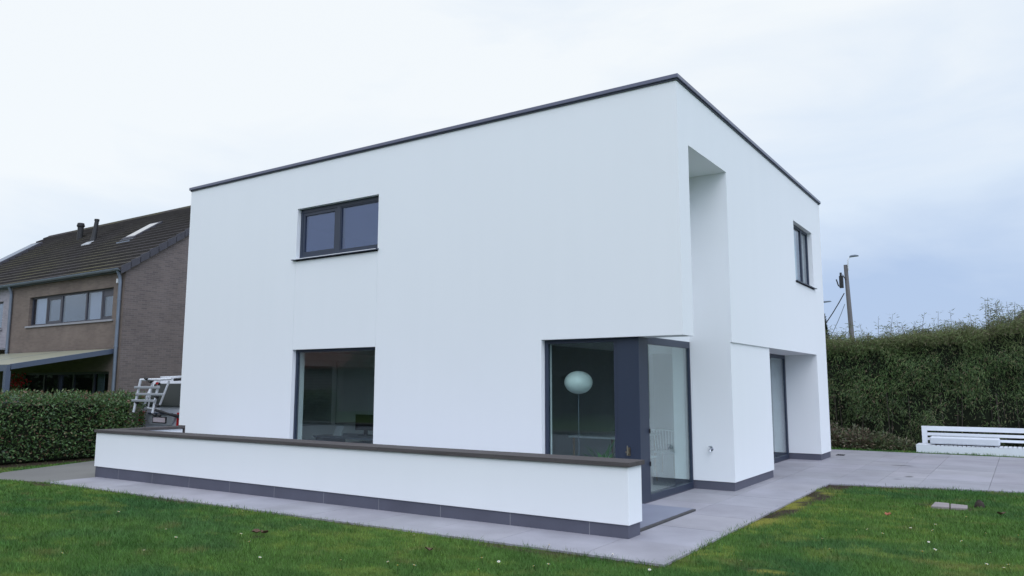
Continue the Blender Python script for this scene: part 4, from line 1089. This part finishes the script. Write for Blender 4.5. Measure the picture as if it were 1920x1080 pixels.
# ------------------------------------------------------------------ camper van with folded bike rack
def build_van():
    x0, x1, yr = -15.28, -13.38, 1.02
    xc = (x0+x1)/2; hw = (x1-x0)/2
    t = thing('camper_van', (xc, yr+2.4, 0), 'silver camper van parked on the drive behind the low wall', 'van')
    # half section (dx, z), from sill over the roof
    sec = [(.90,.34),(.985,.46),(1.0,.70),(1.0,.98),(.97,1.15),(.90,1.48),(.84,1.72),(.74,1.84),(.45,1.89),(0,1.905)]
    def shift(z): return .02+.24*max(0, (z-1.05)/.85)**1.2 + (.05 if z < .42 else 0)
    st = [(0,1,1),(.25,1,1),(1.5,1,1),(3.2,1,1),(3.9,1,.93),(4.35,.98,.62),(4.75,.96,.52),(4.9,.90,.46)]
    V = []; Fq = []
    prof = [(-a*hw, z) for a, z in sec]+[(a*hw, z) for a, z in sec[::-1][1:]]
    n = len(prof)
    for k, (dy, sx, sz) in enumerate(st):
        for px, z in prof:
            zz = z if z < .72 else .72+(z-.72)*((sz*1.9-.72)/(1.9-.72))
            V.append((xc+px*sx, yr+dy+(shift(z) if k == 0 else shift(z)*.6 if k == 1 else 0), zz))
    for k in range(len(st)-1):
        for i in range(n-1): Fq.append((k*n+i, k*n+i+1, (k+1)*n+i+1, (k+1)*n+i))
    mb = MB(); mb.add(V, [f[::-1] for f in Fq], 0, True)
    mb.add(V[:n], [tuple(range(n))], 0); mb.add(V[-n:], [tuple(range(n))[::-1]], 0)
    mb.add([V[k*n] for k in range(len(st))]+[V[k*n+n-1] for k in range(len(st))], [tuple(range(len(st)))+tuple(range(2*len(st)-1, len(st)-1, -1))], 0)
    b = mb.build('body', M['silver'], t)
    ry = lambda z: yr+shift(z)
    # rear window
    mb = MB(); z0, z1 = 1.16, 1.74
    mb.hexa([(xc-.76,ry(z0)-.012,z0),(xc+.76,ry(z0)-.012,z0),(xc+.76,ry(z0)+.03,z0),(xc-.76,ry(z0)+.03,z0),(xc-.66,ry(z1)-.012,z1),(xc+.66,ry(z1)-.012,z1),(xc+.66,ry(z1)+.03,z1),(xc-.66,ry(z1)+.03,z1)])
    mb.build('rear_window', M['carglass'], t, bevel=.02)
    # hatch recess, trim and plate
    mb = MB(); mb.hexa([(xc-.50,yr-.004,.70),(xc+.50,yr-.004,.70),(xc+.50,yr+.03,.70),(xc-.50,yr+.03,.70),(xc-.66,yr+.0,.95),(xc+.66,yr+.0,.95),(xc+.66,yr+.04,.95),(xc-.66,yr+.04,.95)]); mb.build('plate_recess', M['rackgrey'], t)
    MB().box(xc-.52,xc+.52,yr-.03,yr+.03,.955,1.0).build('hatch_grip', M['anth'], t, bevel=.01)
    MB().box(xc-.30,xc+.30,yr-.022,yr-.005,.745,.90).build('plate_holder', M['black'], t)
    MB().box(xc-.26,xc+.26,yr-.028,yr-.0225,.765,.88).build('number_plate', M['plate'], t)
    for s in (-1, 1):
        x = xc+(hw*.82 if s > 0 else -hw*.94)
        mb = MB(); mb.hexa([(x-.07,ry(.68)-.03,.68),(x+.07,ry(.68)-.03,.68),(x+.07,ry(.68)+.10,.68),(x-.07,ry(.68)+.10,.68),(x-.06,ry(1.02)-.03,1.02),(x+.06,ry(1.02)-.03,1.02),(x+.06,ry(1.02)+.10,1.02),(x-.06,ry(1.02)+.10,1.02)]); mb.build('tail_light', M['redlight'], t, bevel=.015)
    MB().box(x0+.03,x1-.03,yr-.07,yr+.12,.36,.62).build('rear_bumper', M['rackgrey'], t, bevel=.04, seg=3)
    for s in (-1, 1):
        x = xc+s*(hw-.12)
        for y in (yr+.95, yr+3.85):
            w = MB().tube([(x-.11,y,.31),(x+.11,y,.31)], .32, 24).build('wheel', M['tyre'], t)
            MB().tube([(x-.115,y,.31),(x+.115,y,.31)], .20, 20).build('rim', M['chrome'], w)
        mb = MB(); xo = xc+s*hw*1.0
        for a, c in ((1.1,1.9),(2.0,3.1)):
            mb.hexa([(xo-.03,yr+a,1.18),(xo+.004,yr+a,1.18),(xo+.004,yr+c,1.18),(xo-.03,yr+c,1.18),(xc+s*hw*.86-.03,yr+a+.05,1.66),(xc+s*hw*.86+.01,yr+a+.05,1.66),(xc+s*hw*.86+.01,yr+c-.05,1.66),(xc+s*hw*.86-.03,yr+c-.05,1.66)])
        mb.build('side_window', M['carglass'], t)
    MB().tube([(xc-.55,yr+.3,1.90),(xc+.55,yr+.3,1.92)], .02).build('roof_rail', M['rack'], t)
    # bike rack, folded up behind the hatch
    k = thing('bike_rack', (-14.0, .45, 1.0), 'white tubular bike rack folded up on the back of the camper van', 'bike rack')
    y = .50
    def rail(name, pts, r, m): MB().tube(pts, r, 8).build(name, m, k)
    rail('upright', [(-14.42,y,1.83),(-14.60,y-.03,1.03)], .032, M['rack']); rail('upright', [(-13.62,y,1.80),(-13.77,y-.03,1.02)], .032, M['rack'])
    rail('upright', [(-13.42,y+.14,1.80),(-13.66,y+.08,1.22)], .026, M['rack']); rail('upright', [(-14.16,y+.16,1.76),(-14.28,y+.16,1.15)], .02, M['rack'])
    for (xa, xb, z) in ((-14.58,-13.50,1.64),(-14.50,-13.36,1.475),(-14.66,-13.66,1.315)):
        MB().box(xa,xb,y-.075,y-.035,z-.03,z+.03).build('wheel_rail', M['rackgrey'], k, bevel=.01)
    rail('crossbar', [(-14.46,y+.02,1.83),(-13.65,y+.02,1.835),(-13.28,y+.12,1.85)], .03, M['rack'])
    rail('crossbar', [(-14.25,y+.12,1.13),(-13.70,y+.1,1.10)], .022, M['rack'])
    mb = MB(); mb.tube([(-13.75,y,1.10),(-13.45,y+.25,.98),(-13.42,yr-.03,.92)], [.035,.03,.05], 8); mb.build('lower_arm', M['black'], k); MB().tube([(-13.4,y+.25,1.83),(-13.35,y+.7,1.86)], .035, 8).build('upper_arm', M['black'], k)
    for (xx, zz) in ((-14.15,1.87),(-13.98,1.8),(-13.66,1.42),(-13.6,1.22),(-14.5,1.28),(-13.62,1.75),(-13.7,.99),(-13.5,.99)): MB().tube([(xx-.05,y-.02,zz),(xx+.05,y-.02,zz-.03)], .035, 8).build('clamp', M['black'], k)
    MB().box(-13.66,-13.57,y-.07,y-.03,1.71,1.76).build('reflector', M['redlight'], k, bevel=.01)

# ------------------------------------------------------------------ bench, pole, distant things
def build_bench():
    t = thing('slatted_bench', (3.6, 12.75, 0), 'long low white garden bench with slatted seat and open back', 'bench')
    x0, x1 = 1.51, 6.4
    mb = MB(); mb.box(x0,x1,12.42,12.46,-.06,.158); mb.box(x0,x0+.04,12.462,13.08,-.06,.158); mb.box(x0+.042,x1,13.04,13.08,-.06,.158); mb.build('base', M['white'], t, bevel=.004)
    mb = MB()
    mb.box(x0,x0+.36,12.42,13.09,.160,.178)
    x = x0+.37
    while x < x1-.07: mb.box(x,x+.075,12.42,13.02,.160,.178); x += .098
    mb.build('seat', M['white'], t, bevel=.003)
    mb = MB(); bx = lambda a, b, c, d: mb.box(a, b, 13.03, 13.075, c, d)
    bx(1.60,1.73,.180,.635); bx(1.731,x1,.515,.635); bx(1.731,x1,.385,.462); bx(1.731,x1,.265,.332)
    for xx in (3.95,5.2,6.35): mb.box(xx,xx+.06,13.077,13.11,.0,.6)
    mb.build('backrest', M['white'], t, bevel=.004)
    b = MB(); b.box(1.83,3.37,12.47,12.93,.205,.385)
    o = b.build('bench_cushion', M['whitegrey'], loc=(2.6,12.7,.18), bevel=.035, seg=4); tag(o, 'long pale grey rounded cushion block lying on the white bench', 'cushion')
    for xx in (1.95,3.2): MB().box(xx,xx+.06,12.55,12.85,.179,.206).build('foot', M['black'], o)

def build_poles():
    t = thing('utility_pole', (-2.5, 27.0, -.1), 'grey wooden utility pole with white lamp arm rising above the bamboo', 'pole')
    MB().tube([(-2.30,27.3,-.2),(-2.42,27.1,4.4),(-2.48,26.95,7.2)], [.135,.105,.085], 12).build('post', M['pole'], t)
    a = MB().tube([(-2.36,26.9,6.9),(-2.36,26.85,7.35),(-2.31,26.85,7.5),(-2.22,26.9,7.55)], .028, 8).build('lamp_arm', M['rack'], t)
    mb = MB(); mb.prism([(-2.28,7.53),(-1.92,7.55),(-1.90,7.58),(-2.02,7.62),(-2.2,7.61),(-2.28,7.58)], 'y', 26.82, 27.0); mb.build('lamp_head', M['zinc'], a, bevel=.01)
    mb = MB(); mb.box(-2.78,-2.62,26.88,27.05,6.15,6.7); mb.tube([(-2.7,26.9,6.7),(-2.7,26.9,6.85)], .05); mb.tube([(-2.9,26.9,6.55),(-2.82,26.9,6.25),(-2.7,26.9,6.2)], .03); mb.tube([(-2.62,26.9,6.75),(-2.5,26.88,6.5)], .02)
    mb.build('junction_box', M['black'], t, bevel=.015)
    for (z0, xe, ze, lb) in ((5.9,-4.4,3.9,'thicker dark cable drooping from the wooden pole'), (5.4,-3.6,3.6,'thinner grey cable drooping from the wooden pole')):
        pts = []
        for k in range(13):
            u = k/12; pts.append((-2.6+(xe*1.35+2.6)*u, 26.95+1.0*u, z0+(ze-.9-z0)*(1-(1-u)**1.9)))
        tag(MB().tube(pts, .022 if z0 > 5.6 else .013, 6).build('overhead_cable', M['black'] if z0 > 5.6 else M['zinc'], loc=(-2.6,26.95,z0)), lb, 'cable')
    t = thing('street_lamp', (-7.9, 47.7, -.1), 'distant street lamp head just clear of the house edge', 'street lamp')
    MB().tube([(-8.6,47.7,-.2),(-8.6,47.7,7.3),(-8.4,47.7,7.6),(-7.9,47.7,7.62)], [.09,.07,.05,.04], 8).build('post', M['zinc'], t)
    MB().prism([(-7.9,7.60),(-7.15,7.68),(-7.2,7.74),(-7.6,7.74),(-7.9,7.68)], 'y', 47.6, 47.8).build('lamp_head', M['zinc'], t)
    # dark narrow conifer peeping out behind the house edge
    t = thing('conifer', (-5.75, 37.3, 0), 'narrow dark conifer tip peeping past the right house edge', 'tree')
    MB().tube([(-5.75,37.3,-.2),(-5.75,37.3,5.2)], [.12,.02], 8).build('trunk', M['bark'], t)
    n = 5000; u = RNG.random(n)**.8; a = RNG.uniform(0,6.28,n); r = (1-u)*1.0*RNG.random(n)**.4
    P = np.stack([-5.75+r*np.cos(a), 37.3+r*np.sin(a), .3+u*5.5], 1)
    V, Fq = leaves(P, unit(np.stack([np.cos(a),np.sin(a),RNG.uniform(.2,1.2,n)],1)), unit(RNG.normal(0,1,(n,3))), RNG.uniform(.15,.3,n), RNG.uniform(.05,.1,n))
    fast_mesh('crown', V, Fq, M['leaf'], np.repeat(np.array([[.02,.03,.02]])*RNG.uniform(.5,1.4,(n,1)), 4, 0), t)
    # house beyond the bamboo: only its gable tip shows
    h = thing('distant_house', (6.6, 41, 0), 'distant gabled house whose dark roof tip shows over the bamboo at the far right', 'house')
    y0, y1, xa, zr, ze, w = 37.6, 45, 6.1, 7.6, 3.0, 4.2
    mb = MB(); mb.prism([(xa-w,-.2),(xa+w,-.2),(xa+w,ze),(xa,zr-.15),(xa-w,ze)], 'y', y0, y1); mb.build('wall', M['bricklight'], h)
    mb = MB(); m = (zr-ze)/w
    for s in (-1, 1):
        q = [(xa,zr-.1),(xa,zr+.1),(xa+s*(w+.35),ze-.35*m+.1),(xa+s*(w+.35),ze-.35*m-.1)]
        mb.prism(q if s < 0 else q[::-1], 'y', y0-.25, y1+.25)
    mb.build('roof', M['verge'], h)
    w_ = frame(MB(), 'y', y0-.05, .048, xa-.6, xa+.6, 3.6, 4.8, .08, [xa], .08).build('window', M['nframe'], h)
    MB().box(xa-.52,xa+.52,y0-.03,y0-.004,3.68,4.72).build('pane', M['carglass'], w_)

def build_lawn_things():
    g = 'concrete pavers sunk in the lawn'
    def quad(pts, z0, z1, name, m, lb, cat, group=None):
        b = MB(); b.hexa([(x,y,z0) for x,y in pts]+[(x,y,z1) for x,y in pts]); c = np.mean(np.array(pts), 0)
        return tag(b.build(name, m, loc=(c[0],c[1],z0), bevel=.008), lb, cat, group)
    quad([(2.76,2.20),(2.985,2.235),(2.955,2.66),(2.77,2.68)], -.06, .012, 'stepping_stone', M['paver'], 'left half of the pale pink-grey paver pair sunk in the lawn', 'paver', g)
    quad([(3.0,2.235),(3.20,2.30),(3.19,2.60),(2.97,2.655)], -.06, .008, 'stepping_stone', M['paver'], 'right half of the pale pink-grey paver pair, nearer the dark clod', 'paver', g)
    def clod(x, y, r, h, m, lb, cat='clod', name='soil_clod'):
        b = MB(); vs = []; fs = []; n = 12
        for i in range(5):
            for k in range(n):
                a = 6.283*k/n; e = i/4*math.pi/2; q = r*math.cos(e)*random.uniform(.8,1.15)
                vs.append((x+q*math.cos(a), y+q*math.sin(a), -.03+h*math.sin(e)*random.uniform(.85,1.1)))
        for i in range(4):
            for k in range(n): fs.append((i*n+k, i*n+(k+1) % n, (i+1)*n+(k+1) % n, (i+1)*n+k))
        fs.append(tuple(4*n+k for k in range(n))); b.add(vs, fs, 0, True)
        tag(b.build(name, m, loc=(x,y,-.03)), lb, cat)
    clod(3.33, 2.66, .075, .115, M['soil'], 'dark rounded clod in the lawn just right of the pavers')
    clod(-13.50, -3.02, .10, .14, M['black'], 'dark rounded stone at the far left edge of the drive', 'stone', 'edge_stone')
    def leaf(x, y, s, m, lb):
        b = MB(); vs = []
        for k in range(7):
            a = 6.283*k/7; q = s*random.uniform(.6,1.1); vs.append((x+q*math.cos(a), y+.7*q*math.sin(a), .02+random.uniform(0,.035)))
        vs.append((x,y,.012)); lo = [(a,c,z-.004) for a,c,z in vs]
        b.add(vs+lo, [(k,(k+1) % 7,7) for k in range(7)]+[(8+(k+1) % 7,8+k,15) for k in range(7)]+[(k,8+k,8+(k+1) % 7,(k+1) % 7) for k in range(7)])
        tag(b.build('fallen_leaf', m, loc=(x,y,.01)), lb, 'leaf', 'dead leaves on the lawn')
    leaf(2.37, .98, .045, M['deadleaf'], 'rusty orange dead leaf on the lawn in front of the pavers')
    leaf(-3.51, -4.42, .07, M['brownleaf'], 'large dark brown dead leaf in front of the low wall')
    leaf(-3.42, -4.38, .06, M['brownleaf'], 'smaller brown dead leaf touching the large one')
    leaf(-1.25, -4.04, .055, M['brownleaf'], 'brown curled leaf on the lawn near the middle of the low wall')
    leaf(3.6, 1.9, .06, M['brownleaf'], 'brown leaf on the lawn to the right of the dark clod')
    # daisies
    b = MB(); n = 11
    for k in range(n):
        a = 6.283*k/n; c, s = math.cos(a), math.sin(a); c2, s2 = math.cos(a+.2), math.sin(a+.2); c3, s3 = math.cos(a-.2), math.sin(a-.2)
        b.add([(0,0,.05),(.011*c2,.011*s2,.053),(.017*c,.017*s,.055),(.011*c3,.011*s3,.053)], [(0,1,2,3)], 0)
    b.lathe((0,0,.049), [(.005,0),(.005,.005),(.002,.007)], 8, 1); b.tube([(0,0,-.03),(0,0,.049)], .0015, 5, 2)
    proto = b.build('daisy', [M['petal'], M['yolk'], M['core']])
    tag(proto, 'tiny white daisy in the lawn', 'daisy', 'daisies scattered in the lawn')
    spots = [(220,968),(110,1046),(270,1040),(310,1000),(327,1018),(450,965),(449,1010),(469,1026),(485,1055),(560,990),(640,1060),(730,1062),(746,1073),(770,1002),(777,1012),(772,1072),(900,1078),(935,1062),(905,1058),(1025,1032),(1027,1068),(1005,1072),(1145,1045),(1218,1078),(1390,1062),(1630,999),(1654,1011),(1708,997),(1707,977),(1742,1024),(1755,992),(1754,1003),(1730,1045),(1749,1040),(1808,977),(1807,1023),(1845,1006),(1848,1066),(1860,1045),(1882,1073),(1894,1070),(1907,1012),(1610,1003),(1540,1020),(1560,1040)]
    for i, (px, py) in enumerate(spots):
        d = F_*1430.65+R_*(px-960)+U_*(540-py); s = (0-1.70495)/d.z
        o = proto if i == 0 else proto.copy()
        if i: COL.objects.link(o)
        o.location = (3.98677+d.x*s, -10.35428+d.y*s, 0)
        k = random.uniform(.8,1.25); o.scale = (k,k,k); o.rotation_euler = (random.uniform(-.5,.5), random.uniform(-.5,.5), random.uniform(0,6))
    t = MB(); t.box(.0,.18,9.98,10.2,-.03,.012)
    for k in range(4): t.box(.02+.04*k,.04+.04*k,9.99,10.19,.0122,.018)
    tag(t.build('drain_grate', M['black'], loc=(.09,10.1,0)), 'small black drain grate in the terrace at the house corner', 'drain')

def build_behind_camera():
    """the opposite side of the garden for the panes to mirror; both hedges are added"""
    g = [(.03,.05,.02),(.045,.07,.025),(.02,.035,.016)]
    for i, (x, y, h, r) in enumerate(((-29,-27,7,3.6),(-23.5,-29,7.8,3.8),(-18,-27,7.4,3.8),(-12.5,-28,8,3.8),(-7,-27,7.4,3.8),(-1.5,-28.5,7.8,3.6),(5,-27,7.4,3.6))):
        tree(x, y, h, r, 'dark bushy tree across the lawn, mirrored in the ground-floor panes', False, g, 'trees across the lawn')
    for x, y in ((-82,-34),(-70,-36)):
        tree(x, y, 11, 5, 'bare winter tree mirrored in the neighbouring windows', True, None, 'bare trees across the lawn', name='bare_tree')
    t = thing('sky_block_hedge', (-54, -16, 0), 'unseen tall dark hedge added to keep mirrored sky out of the patio doors', 'hedge')  # added to block the sky reflection in the patio doors
    zt = lambda x, y: 4.3+.5*(fbm(np.asarray(x)*.5, np.asarray(y)*.5, 97)-.5)
    V, Fq, c, P = hedge_mesh('h', t, -80, -32, -17, -15, zt, 22, .5, .25, [((.03,.05,.02),.5),((.045,.07,.025),.5)], M['leaf'], .3)
    fast_mesh('foliage', V, Fq, M['leaf'], c, t); hedge_core(-80, -32, -17, -15, zt, .3, t, 'shade_core')
    t = thing('sky_gap_hedge', (-12, -32, 0), 'unseen tall dark hedge added to close the sky gap mirrored in the corner pane', 'hedge')  # added behind the trees to fill the sky gap in the reflections
    zt = lambda x, y: 5.6+.7*(fbm(np.asarray(x)*.5, np.asarray(y)*.5, 98)-.5)
    V, Fq, c, P = hedge_mesh('h', t, -33, 12, -33, -31, zt, 30, .4, .2, [((.03,.05,.02),.5),((.045,.07,.025),.5)], M['leaf'], .4)
    fast_mesh('foliage', V, Fq, M['leaf'], c, t); hedge_core(-33, 12, -33, -31, zt, .3, t, 'shade_core')
    h = thing('red_roofed_house', (-42, -30, 0), 'red-roofed brick house across the lawn, mirrored in the tall window', 'house')
    mb = MB(); mb.box(-50,-35,-36,-27,-.1,3.2); mb.build('wall', M['bricklight'], h)
    MB().prism([(-26.5,3.0),(-31.5,7.2),(-36.5,3.0),(-36.5,2.8),(-26.5,2.8)], 'x', -50.4, -34.6).build('roof', M['redroof'], h)

build_ground(); build_grass(); build_paving()
build_house(); build_inside(); build_low_wall()
build_left_hedge(); build_bamboo(); build_shrubs()
build_neighbour(); build_van(); build_bench(); build_poles(); build_lawn_things(); build_behind_camera()

SC.cycles.max_bounces = 10; SC.cycles.transparent_max_bounces = 24; SC.cycles.use_denoising = True
